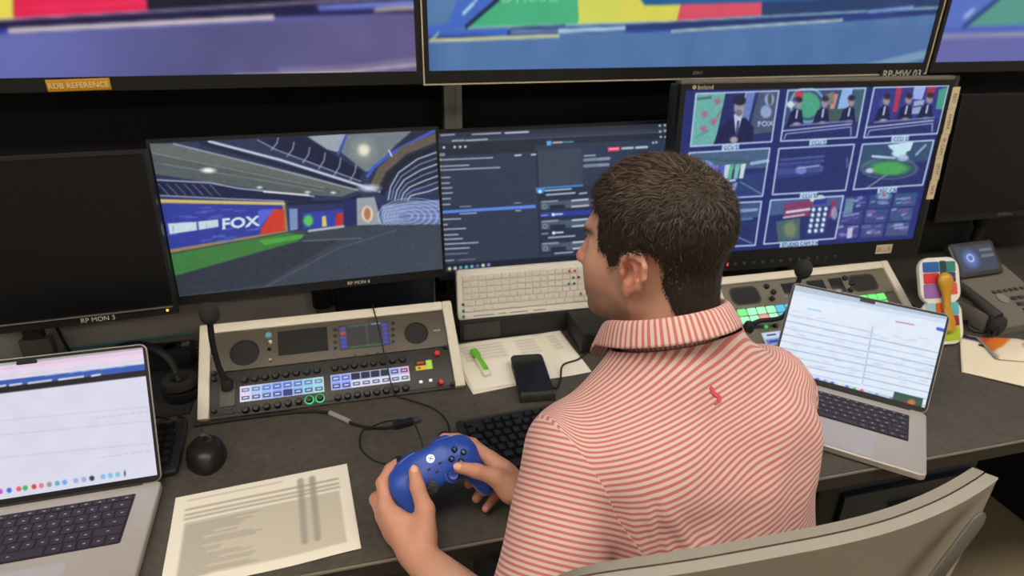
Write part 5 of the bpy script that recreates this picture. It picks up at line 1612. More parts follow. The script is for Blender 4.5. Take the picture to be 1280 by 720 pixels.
# ================================================================== soft solid modelling (signed distance field -> surface nets)
class Field:
    def __init__(s, lo, hi, h):
        s.lo, s.h = np.array(lo, np.float32), h
        s.n = np.ceil((np.array(hi) - np.array(lo)) / h).astype(int) + 1
        s.a = np.full(s.n, 1.0, np.float32)
        s.ax = [s.lo[i] + h * np.arange(s.n[i], dtype=np.float32) for i in range(3)]

    def box(s, lo, hi):
        i0 = np.clip(((np.array(lo) - s.lo) / s.h).astype(int) - 1, 0, s.n)
        i1 = np.clip(((np.array(hi) - s.lo) / s.h).astype(int) + 3, 0, s.n)
        if (i1 <= i0).any():
            return None
        sl = tuple(slice(a, b) for a, b in zip(i0, i1))
        g = np.meshgrid(*[s.ax[k][sl[k]] for k in range(3)], indexing='ij')
        return sl, g

    def merge(s, sl, b, k, sub=False):
        a = s.a[sl]
        if sub:
            h = np.clip(.5 - .5 * (a + b) / k, 0, 1)
            s.a[sl] = a * (1 - h) - b * h + k * h * (1 - h)
        else:
            h = np.clip(.5 + .5 * (a - b) / k, 0, 1)
            s.a[sl] = a * (1 - h) + b * h - k * h * (1 - h)

    def cap(s, a, b, ra, rb=None, k=.008, sub=False):
        rb = ra if rb is None else rb
        a, b = np.array(a, np.float32), np.array(b, np.float32)
        m = max(ra, rb) + k + 3 * s.h
        q = s.box(np.minimum(a, b) - m, np.maximum(a, b) + m)
        if q is None:
            return
        sl, (X, Y, Z) = q
        d = b - a
        L = float(d @ d) + 1e-12
        t = np.clip(((X - a[0]) * d[0] + (Y - a[1]) * d[1] + (Z - a[2]) * d[2]) / L, 0, 1)
        r = np.sqrt((X - a[0] - t * d[0]) ** 2 + (Y - a[1] - t * d[1]) ** 2 + (Z - a[2] - t * d[2]) ** 2)
        s.merge(sl, r - (ra + (rb - ra) * t), k, sub)

    def chain(s, pts, rs, k=.006):
        for i in range(len(pts) - 1):
            s.cap(pts[i], pts[i + 1], rs[i], rs[i + 1], k)

    def ell(s, c, r, R=None, k=.01, sub=False):
        """R: 3x3 with columns = ellipsoid axes in world"""
        c = np.array(c, np.float32)
        R = np.eye(3) if R is None else np.array(R)
        m = max(r) + k + 3 * s.h
        q = s.box(c - m, c + m)
        if q is None:
            return
        sl, (X, Y, Z) = q
        X, Y, Z = X - c[0], Y - c[1], Z - c[2]
        u = [(X * R[0, i] + Y * R[1, i] + Z * R[2, i]) for i in range(3)]
        k0 = np.sqrt(sum((u[i] / r[i]) ** 2 for i in range(3)))
        k1 = np.sqrt(sum((u[i] / r[i] ** 2) ** 2 for i in range(3))) + 1e-6
        s.merge(sl, k0 * (k0 - 1) / k1, k, sub)

    def net(s):
        a = s.a
        neg = a < 0
        c = np.zeros(np.array(a.shape) - 1, np.int8)
        for i in (0, 1):
            for j in (0, 1):
                for k in (0, 1):
                    c += neg[i:i + c.shape[0], j:j + c.shape[1], k:k + c.shape[2]]
        act = (c > 0) & (c < 8)
        idx = np.argwhere(act)
        ids = np.full(act.shape, -1, np.int32)
        ids[act] = np.arange(len(idx), dtype=np.int32)
        acc = np.zeros((len(idx), 3))
        cnt = np.zeros(len(idx))
        corners = [(i, j, k) for i in (0, 1) for j in (0, 1) for k in (0, 1)]
        vals = {q: a[idx[:, 0] + q[0], idx[:, 1] + q[1], idx[:, 2] + q[2]] for q in corners}
        for q in corners:
            for ax in range(3):
                if q[ax] == 0:
                    w = list(q); w[ax] = 1; w = tuple(w)
                    v0, v1 = vals[q], vals[w]
                    m = (v0 < 0) != (v1 < 0)
                    t = np.where(m, v0 / np.where(m, v0 - v1, 1), 0)
                    p = np.array(q, float)[None] + np.zeros((len(idx), 3))
                    p[:, ax] += t
                    acc[m] += p[m]
                    cnt[m] += 1
        V = s.lo[None] + s.h * (idx + acc / cnt[:, None])
        Q = []
        for ax in range(3):
            b, d = (ax + 1) % 3, (ax + 2) % 3
            sa = [slice(None)] * 3; sb = [slice(None)] * 3
            sa[ax] = slice(0, -1); sb[ax] = slice(1, None)
            for t in (b, d):
                sa[t] = slice(1, -1); sb[t] = slice(1, -1)
            n0, n1 = neg[tuple(sa)], neg[tuple(sb)]
            e = np.argwhere(n0 != n1)
            flip = n0[tuple(e.T)]
            e[:, b] += 1; e[:, d] += 1
            def cell(ob, od):
                f = e.copy(); f[:, b] += ob; f[:, d] += od
                return ids[f[:, 0], f[:, 1], f[:, 2]]
            q = np.stack([cell(-1, -1), cell(0, -1), cell(0, 0), cell(-1, 0)], -1)
            q[~flip] = q[~flip][:, ::-1]
            Q.append(q)
        Q = np.concatenate(Q)
        return V, Q[(Q >= 0).all(1)]


def relax(V, Q, n=2, lam=.5):
    E = np.concatenate([Q[:, [0, 1]], Q[:, [1, 2]], Q[:, [2, 3]], Q[:, [3, 0]]])
    E = np.concatenate([E, E[:, ::-1]])
    deg = np.bincount(E[:, 0], minlength=len(V))[:, None]
    for _ in range(n):
        S = np.stack([np.bincount(E[:, 0], weights=V[E[:, 1], i], minlength=len(V)) for i in range(3)], -1)
        V = V + lam * (S / np.maximum(deg, 1) - V)
    return V


def vnormals(V, Q):
    n = np.cross(V[Q[:, 2]] - V[Q[:, 0]], V[Q[:, 3]] - V[Q[:, 1]])
    N = np.stack([np.bincount(Q.ravel(), weights=np.repeat(n[:, i], 4), minlength=len(V)) for i in range(3)], -1)
    return N / (np.linalg.norm(N, axis=1, keepdims=True) + 1e-12)


def sdf_mesh(name, V, Q, origin=(0, 0, 0)):
    me = bpy.data.meshes.new(name)
    np_mesh(me, V - np.array(origin), Q)
    me.polygons.foreach_set('use_smooth', np.ones(len(Q), bool))
    return me


def set_col(me, rgb, name='Col'):
    at = me.color_attributes.new(name, 'FLOAT_COLOR', 'POINT')
    c = np.ones((len(rgb), 4), np.float32)
    c[:, :3] = rgb
    at.data.foreach_set('color', c.ravel())


# ================================================================== game controller
CO = np.array([.103, .819, .830])
CX = np.array([.937, .262, .229]); CX /= np.linalg.norm(CX)
CY = np.array([-.347, .659, .667]); CY -= CX * (CY @ CX); CY /= np.linalg.norm(CY)
CZ = np.cross(CX, CY)
CM = Matrix(((CX[0], CY[0], CZ[0], CO[0]), (CX[1], CY[1], CZ[1], CO[1]), (CX[2], CY[2], CZ[2], CO[2]), (0, 0, 0, 1)))


def cw(l):
    return CO + CX * l[0] + CY * l[1] + CZ * l[2]


pad = thing('game_controller', 'blue game controller held in both hands', 'game controller', CM)
fc = Field((-.09, -.085, -.045), (.09, .06, .035), .0016)
fc.ell((0, .012, -.001), (.062, .030, .0165), k=.012)
for s_ in (-1, 1):
    fc.ell((s_ * .044, .012, 0), (.030, .030, .018), k=.014)
    fc.cap((s_ * .050, .008, -.003), (s_ * .061, -.052, -.012), .0225, .0150, k=.016)
    fc.cap((s_ * .030, .036, -.006), (s_ * .058, .030, -.008), .010, .010, k=.010)
fc.cap((-.02, .036, -.002), (.02, .036, -.002), .011, .011, k=.012)
V, Q = fc.net()
V = relax(V, Q, 2)
me = sdf_mesh('shell', V, Q)
nrm = vnormals(V, Q)
PBLUE = mat('pad_blue_plastic', (40, 78, 176), rough=.42, var=.03)
PGREY = mat('pad_grey_plastic', (150, 150, 150), rough=.5, var=.03)
me.materials.append(PBLUE); me.materials.append(PGREY)
pc_ = V[Q].mean(1)
seam = -.0085 + .0075 * np.clip((-pc_[:, 1] + .005) / .03, 0, 1) - .14 * np.clip(-pc_[:, 1] - .03, 0, 1)
me.polygons.foreach_set('material_index', (pc_[:, 2] < seam).astype(np.int32))
obj('shell', me, None, pad)
PDARK = mat('pad_dark_rubber', (26, 27, 34), rough=.55)
PB2 = mat('pad_blue_trim', (32, 66, 160), rough=.3)


def top_z(x, y):
    d = np.hypot(V[:, 0] - x, V[:, 1] - y)
    k = d < .004
    return float(V[k, 2].max()) if k.any() else .016


for (x, y) in ((-.0385, .012), (.019, -.011)):
    z = top_z(x, y)
    stx = obj('thumbstick', MB().lathe([(.0045, -.004), (.0045, .005), (.0085, .006), (.009, .0085), (.0075, .0098), (.003, .009), (.001, .009)], 24, M=T(x, y, z)), PB2, pad)
    obj('stick_well', MB().lathe([(.0125, -.004), (.0125, .0006), (.0105, .0012), (.010, -.001)], 24, M=T(x, y, z)), PBLUE, stx)
z = top_z(-.019, -.011)
dpd = obj('direction_pad', MB().lathe([(.0115, -.003), (.0115, .0018), (.0100, .0026), (.001, .0012)], 28, M=T(-.019, -.011, z)), PDARK, pad)
obj('cross', MB().bbox(-.0032, .0032, -.0095, .0095, .001, .0042, .0012, M=T(-.019, -.011, z)).bbox(-.0095, .0095, -.0032, .0032, .001, .0042, .0012, M=T(-.019, -.011, z)), PDARK, dpd)
for dx, dy, ch in ((0, .0105, 'Y'), (-.0105, 0, 'X'), (.0105, 0, 'B'), (0, -.0105, 'A')):
    x, y = .0385 + dx, .0115 + dy
    z = top_z(x, y)
    b_ = obj('face_button', MB().lathe([(.005, -.003), (.005, .002), (.004, .0032), (.001, .0034)], 20, M=T(x, y, z)), mat('pad_button_black', (20, 20, 26), rough=.25), pad)
    obj('letter', text_mb(ch, .0066, M=T(x, y - .0023, z + .0036)), mat('pad_letter_blue', (120, 160, 240), rough=.5), b_)
z = top_z(0, .030)
lg = obj('home_button', MB().lathe([(.0066, -.004), (.0066, .0012), (.005, .0022), (.001, .0023)], 24, M=T(0, .028, z)), mat('lit_home', (220, 230, 255), emit=(190, 206, 255), es=.95), pad)
obj('cross_mark', MB().box(-.0046, .0046, -.0006, .0006, .0022, .0026, M=T(0, .028, z) @ rot('Z', 40)).box(-.0046, .0046, -.0006, .0006, .0022, .0026, M=T(0, .028, z) @ rot('Z', -40)), PB2, lg, smooth=None)
for x, y in ((-.010, .0145), (.010, .0145), (0, .005)):
    z = top_z(x, y)
    obj('menu_button', MB().bbox(-.0028, .0028, -.0016, .0016, -.002, .0012, .0006, M=T(x, y, z)), PDARK, pad)
for s_ in (-1, 1):
    obj('bumper', MB().tube([(s_ * .016, .0485, -.004), (s_ * .038, .046, -.006), (s_ * .058, .037, -.009)], [.005, .006, .005], 12), PB2, pad)
    obj('trigger', MB().tube([(s_ * .04, .046, -.016), (s_ * .042, .052, -.026), (s_ * .044, .05, -.036)], [.009, .009, .006], 12), PDARK, pad)
tag(obj('controller_cable', MB().tube([tuple(cw((0, .05, -.004))), tuple(cw((.004, .068, -.006))), (.075, .93, .86), (.04, 1.02, .80), (.012, 1.075, .752), (-.01, 1.07, .746), (-.012, 1.02, .7435), (.02, .975, .7435), (.075, .965, .7435), (.13, .99, .7435),
     (.158, 1.05, .7435), (.14, 1.115, .7435), (.09, 1.16, .745), (.065, 1.178, .752), (.055, 1.22, .80), (.045, 1.30, .858), (.04, 1.352, .874), (.045, 1.362, .86), (.05, 1.366, .80), (.052, 1.37, .745)], .0016, 6), RUBBER),
    'thin black cable looping from the blue controller over the intercom console', 'cable')

# ================================================================== the man
ZSH = 1.000                                    # shoulder height
TYAW = math.radians(12)
TS = np.array([.45, .715, 0.0])                # plan position of the shoulder line
TR = np.array([math.cos(TYAW), math.sin(TYAW), 0])
TF = np.array([-math.sin(TYAW), math.cos(TYAW), 0])
UZ = np.array([0, 0, 1.0])


def tw_(r, f, z):
    return TS + TR * r + TF * f + UZ * z


HC = np.array([.4166, .7778, 1.1987])          # head centre between the ears
hy, hp, hr = .7641, -.05, -.0284
HF = np.array([-math.sin(hy) * math.cos(hp), math.cos(hy) * math.cos(hp), math.sin(hp)])
HL0 = np.array([-math.cos(hy), -math.sin(hy), 0])
HU0 = np.cross(HF, HL0)
HL = HL0 * math.cos(hr) + HU0 * math.sin(hr)
HU = HU0 * math.cos(hr) - HL0 * math.sin(hr)
HR = np.stack([HF, HL, HU], 1)


def hw_(x, y, z):
    return HC + HF * x + HL * y + HU * z


def hrot(yaw=0, roll=0, pitch=0):
    """ellipsoid axes in head frame rotated: yaw about up, roll about forward, pitch about left"""
    m = Matrix.Rotation(math.radians(yaw), 3, 'Z') @ Matrix.Rotation(math.radians(roll), 3, 'X') @ Matrix.Rotation(math.radians(pitch), 3, 'Y')
    return HR @ np.array(m)


L_SH, R_SH = tw_(-.182, 0.0, .958), tw_(.178, 0.0, .952)
L_EL, R_EL = np.array([.178, .530, .755]), np.array([.505, .850, .79])
L_WR, R_WR = cw((-.083, -.088, .014)), cw((.108, -.100, .004))

B = Field((-.03, .45, .70), (.72, .93, 1.37), .0022)
# ---- head
B.ell(hw_(-.005, 0, .046), (.096, .076, .083), HR, k=.01)
B.ell(hw_(.036, 0, -.018), (.060, .060, .086), HR, k=.035)
for s_ in (-1, 1):
    B.cap(hw_(.012, s_ * .050, -.048), hw_(.076, s_ * .012, -.090), .017, .017, k=.022)
    B.cap(hw_(.010, s_ * .054, -.005), hw_(.012, s_ * .050, -.048), .018, .017, k=.02)
    B.ell(hw_(.064, s_ * .042, -.014), (.022, .018, .020), HR, k=.03)
    B.ell(hw_(.068, s_ * .026, -.052), (.022, .020, .026), HR, k=.03)
B.cap(hw_(.086, -.026, .034), hw_(.086, .026, .034), .011, .011, k=.014)
B.ell(hw_(.084, 0, -.092), (.016, .018, .015), HR, k=.014)
B.cap(hw_(.090, 0, .024), hw_(.112, 0, -.020), .0065, .0095, k=.010)
B.ell(hw_(.112, 0, -.024), (.0105, .0115, .0095), HR, k=.006)
for s_ in (-1, 1):
    B.ell(hw_(.100, s_ * .012, -.027), (.0095, .0075, .0075), HR, k=.006)
    B.ell(hw_(.103, s_ * .033, .012), (.018, .016, .012), HR, k=.012, sub=True)
    B.cap(hw_(.074, s_ * .046, .016), hw_(.086, s_ * .022, .019), .0062, .0066, k=.005)
    B.cap(hw_(.074, s_ * .046, .006), hw_(.084, s_ * .022, .005), .0055, .006, k=.005)
B.cap(hw_(.090, -.017, -.054), hw_(.090, .017, -.054), .0062, .0062, k=.006)
B.cap(hw_(.088, -.015, -.065), hw_(.088, .015, -.065), .0068, .0068, k=.006)
B.ell(hw_(.0985, 0, -.0592), (.006, .022, .0016), HR, k=.003, sub=True)
# ---- ears
for s_ in (-1, 1):
    er = hrot(yaw=-s_ * 10, roll=0, pitch=-10)
    def ep(x, y, z):
        m = np.array(Matrix.Rotation(math.radians(-s_ * 10), 3, 'Z') @ Matrix.Rotation(math.radians(-10), 3, 'Y'))
        return HC + HR @ (np.array([.009, s_ * .0735, .004]) + m @ np.array([x, s_ * y, z]))
    B.ell(ep(-.010, .006, .004), (.019, .0055, .030), er, k=.008)
    hel = [(.004, .006, .004), (.004, .012, .018), (-.005, .015, .029), (-.017, .016, .031), (-.027, .016, .022), (-.030, .016, .006), (-.026, .015, -.010), (-.017, .012, -.021)]
    B.chain([ep(*q) for q in hel], [.0035, .0042, .0045, .0045, .0045, .0042, .004, .004], k=.004)
    B.ell(ep(-.006, .008, -.027), (.0095, .0055, .011), er, k=.006)
    anti = [(-.010, .010, .020), (-.0165, .012, .010), (-.0185, .012, -.003), (-.013, .011, -.015)]
    B.chain([ep(*q) for q in anti], [.003, .0036, .0036, .003], k=.004)
    B.ell(ep(-.006, .013, -.001), (.0105, .0125, .014), er, k=.002, sub=True)
    B.ell(ep(-.0225, .019, .012), (.0034, .0075, .015), er, k=.002, sub=True)
    B.ell(ep(.004, .008, -.004), (.0045, .0045, .0065), er, k=.004)
# ---- neck and a slim torso inside the clothes
NB = tw_(-.010, .020, 1.065)
B.cap(hw_(-.030, 0, -.030), NB, .057, .062, k=.03)
B.cap(hw_(.012, .0, -.075), tw_(-.012, .05, 1.04), .040, .045, k=.03)
for s_ in (-1, 1):
    B.cap(hw_(-.050, s_ * .028, -.035), tw_(s_ * .03 - .01, -.002, 1.05), .022, .024, k=.025)
    B.cap(tw_(s_ * .03, 0, 1.02), tw_(s_ * .13, -.01, .965), .035, .035, k=.04)
B.cap(tw_(0, 0, .97), tw_(0, -.07, .80), .07, .08, k=.05)
# ---- arms
B.cap(L_SH, L_EL, .050, .040, k=.03)
B.cap(R_SH, R_EL, .050, .040, k=.03)
for EL, WR in ((L_EL, L_WR), (R_EL, R_WR)):
    md = EL * .68 + WR * .32
    B.cap(EL, md, .039, .041, k=.02)
    B.cap(md, WR, .041, .0255, k=.02)
# ---- hands: joints in the controller frame
hands = {
    'L': dict(w=(-.083, -.088, .014), mcp=[(-.091, -.002, -.002), (-.099, -.012, -.017), (-.099, -.026, -.029), (-.094, -.040, -.036)],
              f=[[(-.079, .032, -.010), (-.060, .046, -.017), (-.042, .050, -.021)], [(-.097, .016, -.040), (-.076, .022, -.048), (-.054, .014, -.040)],
                 [(-.096, -.006, -.052), (-.074, -.008, -.056), (-.052, -.012, -.044)], [(-.090, -.030, -.050), (-.072, -.034, -.053), (-.054, -.036, -.042)]],
              th=[(-.064, -.070, .018), (-.044, -.036, .028), (-.0395, .000, .034), (-.033, .022, .030)]),
    'R': dict(w=(.108, -.100, .004), mcp=[(.088, -.022, .002), (.098, -.034, -.015), (.100, -.050, -.028), (.097, -.066, -.037)],
              f=[[(.072, .016, -.003), (.056, .036, -.009), (.038, .048, -.010)], [(.096, -.014, -.042), (.070, -.022, -.050), (.044, -.036, -.040)],
                 [(.096, -.042, -.054), (.070, -.052, -.056), (.044, -.062, -.042)], [(.092, -.068, -.057), (.070, -.078, -.055), (.050, -.084, -.042)]],
              th=[(.088, -.076, .020), (.074, -.047, .029), (.051, -.024, .0345), (.031, -.006, .028)])}
FR = [[.0125, .0105, .0092, .0080], [.0128, .0108, .0094, .0082], [.0122, .0102, .0088, .0077], [.0108, .0090, .0078, .0068]]
for side, hd in hands.items():
    W = cw(hd['w'])
    for i, m_ in enumerate(hd['mcp']):
        B.cap(W * .82 + cw(m_) * .18, cw(m_), .0195 - .001 * i, FR[i][0] + .0008, k=.012)
    for i in range(3):
        a, b = cw(hd['mcp'][i]), cw(hd['mcp'][i + 1])
        B.cap(a * .7 + W * .3, b * .7 + W * .3, .0145, .0145, k=.010)
    for i, fj in enumerate(hd['f']):
        J = [cw(hd['mcp'][i])] + [cw(q) for q in fj]
        B.chain(J, FR[i], k=.0035)
        B.ell(J[1], (FR[i][1] * 1.06,) * 3, k=.003)
    th = [cw(q) for q in hd['th']]
    B.cap(W * .8 + th[0] * .2, th[0], .021, .020, k=.012)
    B.cap(th[0], th[1], .019, .0145, k=.010)
    B.cap(th[1], th[2], .0138, .0112, k=.006)
    B.cap(th[2], th[3], .0112, .0092, k=.005)
    mi = cw(hd['mcp'][0])
    B.cap(th[1] * .45 + th[0] * .55, mi * .75 + W * .25, .0105, .0125, k=.014)
V, Q = B.net()
V1 = relax(V, Q, 2, .5)
He = (V - HC) @ HR
we = np.exp(-(((He[:, 0] + .002) / .032) ** 4 + ((np.abs(He[:, 1]) - .088) / .022) ** 4 + (He[:, 2] / .042) ** 4))[:, None]
V = V1 * (1 - .55 * we) + V * .55 * we
N = vnormals(V, Q)
Hl = (V - HC) @ HR                              # head coordinates of every skin vertex
hx, hl_, hz = Hl.T

# ---- skin colour: warm base, redder ears and nose and knuckles, stubble on jaw
base = np.array(lin((199, 152, 129)))[None] * np.ones((len(V), 1))


def mixc(c, w, col):
    return c * (1 - w[:, None]) + w[:, None] * lin(col)[None]


inhead = (np.abs(hz) < .16) & (np.linalg.norm(Hl, axis=1) < .17)
ear = np.exp(-(((hx + .001) / .028) ** 2 + ((np.abs(hl_) - .088) / .012) ** 2 + (hz / .04) ** 2)) * inhead
base = mixc(base, np.clip(ear * .75, 0, 1), (214, 130, 108))
nose = np.exp(-(((hx - .115) / .016) ** 2 + (hl_ / .02) ** 2 + ((hz + .022) / .018) ** 2)) * inhead
base = mixc(base, np.clip(nose * .7, 0, 1), (216, 130, 112))


def sstep(x, a, b):
    t = np.clip((x - a) / (b - a), 0, 1)
    return t * t * (3 - 2 * t)


stub = inhead * sstep(hz, -.030, -.052) * sstep(hx, .004, .024) * sstep(hz, -.135, -.105)
stub = np.maximum(stub, inhead * sstep(hx, .005, .015) * sstep(-hx, -.045, -.02) * sstep(hz, -.002, -.02) * sstep(hz, -.13, -.1) * .8)
vn = np.sin(V[:, 0] * 1900) * np.sin(V[:, 1] * 2100 + 1) * np.sin(V[:, 2] * 1800 + 2)
base = mixc(base, np.clip(stub * (.55 + .14 * vn), 0, 1), (112, 88, 76))
lips = np.exp(-(((hz + .0595) / .009) ** 2 + (hl_ / .017) ** 4)) * (hx > .088) * inhead
base = mixc(base, np.clip(lips * .8, 0, 1), (176, 96, 88))
brow = np.exp(-(((hz - .034 - .06 * (np.abs(hl_) - .03)) / .0055) ** 2 + ((np.abs(hl_) - .032) / .02) ** 4)) * (hx > .065) * inhead
base = mixc(base, np.clip(brow, 0, 1), (48, 36, 28))
hand_d = np.minimum(np.linalg.norm(V - cw((-.09, -.03, -.01)), axis=1), np.linalg.norm(V - cw((.09, -.05, -.01)), axis=1))
base = mixc(base, .30 * sstep(-hand_d, -.14, -.08), (214, 140, 112))
for hd in hands.values():
    for q in [f_[k] for f_ in hd['f'] for k in (0, 2)] + [hd['th'][3], hd['th'][2]] + hd['mcp']:
        d = np.linalg.norm(V - cw(q), axis=1)
        base = mixc(base, .38 * np.exp(-(d / .011) ** 2), (216, 118, 98))

PR = np.array([.45, .60, 0.0])                  # root of the person on the floor
person = thing('person', 'man in a red and white striped polo shirt seated with his back to us', 'person', T(*PR))
bme = sdf_mesh('body', V, Q, PR)
set_col(bme, base)
SKIN = attr_mat('skin', rough=.52, spec=.35, sss=.12)
nt = SKIN.node_tree
nz = nt.nodes.new('ShaderNodeTexNoise'); nz.inputs['Scale'].default_value = 420; nz.inputs['Detail'].default_value = 3
tcx = nt.nodes.new('ShaderNodeTexCoord'); nt.links.new(tcx.outputs['Object'], nz.inputs['Vector'])
bpn = nt.nodes.new('ShaderNodeBump'); bpn.inputs['Strength'].default_value = .12; bpn.inputs['Distance'].default_value = .002
nt.links.new(nz.outputs['Fac'], bpn.inputs['Height']); nt.links.new(bpn.outputs[0], nt.nodes['Principled BSDF'].inputs['Normal'])
bme.materials.append(SKIN)
obj('body', bme, None, person)
for s_ in (-1, 1):
    e_ = obj('eye', MB().sphere((0, 0, 0), .0118, 18, 12), mat('eye_white', (226, 220, 214), rough=.2), person, M=T(*(hw_(.0735, s_ * .032, .0115) - PR)))
    obj('iris', MB().sphere(tuple(HF * .0085), .0056, 14, 8), mat('iris_brown', (60, 40, 28), rough=.15), e_)
# finger nails
NAIL = mat('finger_nail', (226, 170, 146), rough=.3)
for side, hd in hands.items():
    a, b = cw(hd['th'][2]), cw(hd['th'][3])
    t = (b - a) / np.linalg.norm(b - a)
    n = CZ - t * (CZ @ t); n /= np.linalg.norm(n)
    r_ = np.cross(t, n)
    o = b + n * .0080 + t * .0015
    Mx = Matrix(((r_[0], t[0], n[0], o[0] - PR[0]), (r_[1], t[1], n[1], o[1] - PR[1]), (r_[2], t[2], n[2], o[2] - PR[2]), (0, 0, 0, 1)))
    obj('thumb_nail', MB().sphere((0, 0, 0), (.0056, .0072, .0018), 14, 8), NAIL, person, M=Mx)

# ---- hair: cap following the skull + strands
front_line = .070 + .012 * sstep(np.abs(hl_), .05, .02)
top_ = sstep(hz, front_line - .006, front_line + .010) * sstep(-hx, -.096, -.082)
side_ = sstep(hz, .004, .030) * sstep(-hx, -.066, -.050)
burn = sstep(hz, -.020, .022) * sstep(hx, .018, .026) * sstep(-hx, -.050, -.040) * (np.abs(hl_) > .045)
diag = -.016 - 1.9 * (-hx - .028)
behind = sstep(hz, np.maximum(diag, -.086) - .002, np.maximum(diag, -.086) + .018) * sstep(-hx, .026, .034)
earzone = np.exp(-((((hx + .005) / .030) ** 2 + ((hz - .004) / .038) ** 2)) ** 3)
mk = np.maximum.reduce([top_, side_, burn, behind])
mk = mk * (1 - np.clip(earzone * 1.2, 0, 1) * (hz < .036)) * inhead
mk = mk * ((Hl[:, 0] ** 2 + Hl[:, 1] ** 2) < .016)
thickn = .003 + .004 * sstep(hz, .0, .05) + .004 * sstep(hz, .05, .10) + .003 * sstep(hz, .06, .12) * sstep(hx, -.02, .06)
lump = np.sin(hx * 260 + 3 * np.sin(hl_ * 140)) * np.sin(hl_ * 240 + 2 * np.sin(hz * 130)) * np.sin(hz * 200 + 1)
shade = mixc(base, np.clip(mk * .85, 0, .85), (58, 44, 36))
bme.color_attributes['Col'].data.foreach_set('color', np.concatenate([shade, np.ones((len(V), 1))], 1).astype(np.float32).ravel())
hv = V + N * (mk * thickn * (1 + .16 * lump))[:, None]
fm = (mk[Q] > .5).all(1)
used = np.unique(Q[fm])
remap = np.full(len(V), -1); remap[used] = np.arange(len(used))
hme = sdf_mesh('hair', hv[used], remap[Q[fm]], PR)
HAIRC = mat('dark_brown_hair', (38, 29, 22), rough=.6, var=.35, scale=260, spec=.3)
hme.materials.append(HAIRC)
hair = obj('hair', hme, None, person)
# strands
cand = np.where(mk > .12)[0]
wgt = (.5 + 1.2 * sstep(hz[cand], -.05, .06)) * (.25 + .75 * mk[cand])
pick = rng.choice(cand, size=30000, p=wgt / wgt.sum())
jit = rng.normal(size=(len(pick), 3)) * .0012
P0 = V[pick] + N[pick] * (mk[pick] * thickn[pick] * .55)[:, None] + jit
n0 = N[pick]
lx, ly, lz = hx[pick], hl_[pick], hz[pick]
crown = np.array([-.055, .01, .125])
fl_top = np.stack([lx - crown[0], ly - crown[1], np.zeros_like(lx)], -1)
fl_top /= np.linalg.norm(fl_top, axis=1, keepdims=True) + 1e-6
fl_top = fl_top + np.array([.55, .12, 0])
fl_side = np.stack([np.where(lx > .0, -.25, -.1), np.zeros_like(lx), -np.ones_like(lx)], -1)
Ls = (.004 + .004 * sstep(lz, -.04, .03) + .011 * sstep(lz, .03, .10)) * (.7 + .6 * rng.random(len(pick))) * (.45 + .55 * mk[pick]) * (1 - .55 * sstep(lx, .0, .02) * sstep(-lz, -.045, -.02))
clump = np.stack([np.sin(lx * 190 + 2 * np.sin(ly * 120)), np.sin(ly * 210 + 2 * np.sin(lx * 150 + lz * 90)), np.zeros_like(lx)], -1)
wt = sstep(lz, .055, .105)[:, None]
fl = fl_top * wt * np.clip(np.hypot(lx - crown[0], ly - crown[1]) / .03, .15, 1)[:, None] + fl_side * (1 - wt) + rng.normal(size=P0.shape) * .40 + clump * (.25 + .55 * wt)
fl = fl @ HR.T
fl = fl - n0 * np.sum(fl * n0, 1, keepdims=True)
fl /= np.linalg.norm(fl, axis=1, keepdims=True) + 1e-6
lift = .22 + .28 * sstep(lz, .06, .12) + .15 * rng.normal(size=len(pick))
seg_pts = []
p_, d_ = P0.copy(), fl + n0 * lift[:, None]
d_ /= np.linalg.norm(d_, axis=1, keepdims=True)
nseg = 4
for k in range(nseg + 1):
    seg_pts.append(p_.copy())
    p_ = p_ + d_ * (Ls / nseg)[:, None]
    d_ = d_ - n0 * .16
    d_ /= np.linalg.norm(d_, axis=1, keepdims=True)
sidev = np.cross(fl, n0)
ang = rng.random(len(pick)) * .9 - .45
sidev = sidev * np.cos(ang)[:, None] + n0 * np.sin(ang)[:, None]
wd = [.00055, .0006, .0005, .00035, .00008]
vv = []
for k in range(nseg + 1):
    vv.append(seg_pts[k] - sidev * wd[k]); vv.append(seg_pts[k] + sidev * wd[k])
VV = np.stack(vv, 1).reshape(-1, 3)
m_ = 2 * (nseg + 1)
basei = (np.arange(len(pick)) * m_)[:, None, None]
qq = np.array([[2 * k, 2 * k + 1, 2 * k + 3, 2 * k + 2] for k in range(nseg)])[None]
QQ = (basei + qq).reshape(-1, 4)
sme = bpy.data.meshes.new('hair_strands')
np_mesh(sme, VV - PR, QQ)
tone = rng.random(len(pick))[:, None]
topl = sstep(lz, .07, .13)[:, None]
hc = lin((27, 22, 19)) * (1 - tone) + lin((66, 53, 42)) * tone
hc = hc * (1 - .35 * topl) + .35 * topl * lin((118, 94, 66))  # top strands coloured lighter, the ceiling light's highlights on the hair
grey = ((rng.random(len(pick)) < .06) & (np.abs(ly) > .055) & (lz < .06) & (lz > -.01))[:, None]
hc = np.where(grey, lin((96, 90, 84))[None], hc)
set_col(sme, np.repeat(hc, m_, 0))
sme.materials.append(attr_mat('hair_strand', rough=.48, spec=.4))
so = obj('hair_strands', sme, None, hair)
so['kind'] = 'stuff'

# ---- polo shirt: torso and sleeves as one soft solid, cut at the shoulder seams
S = Field((.08, .36, .46), (.84, .96, 1.16), .0042)


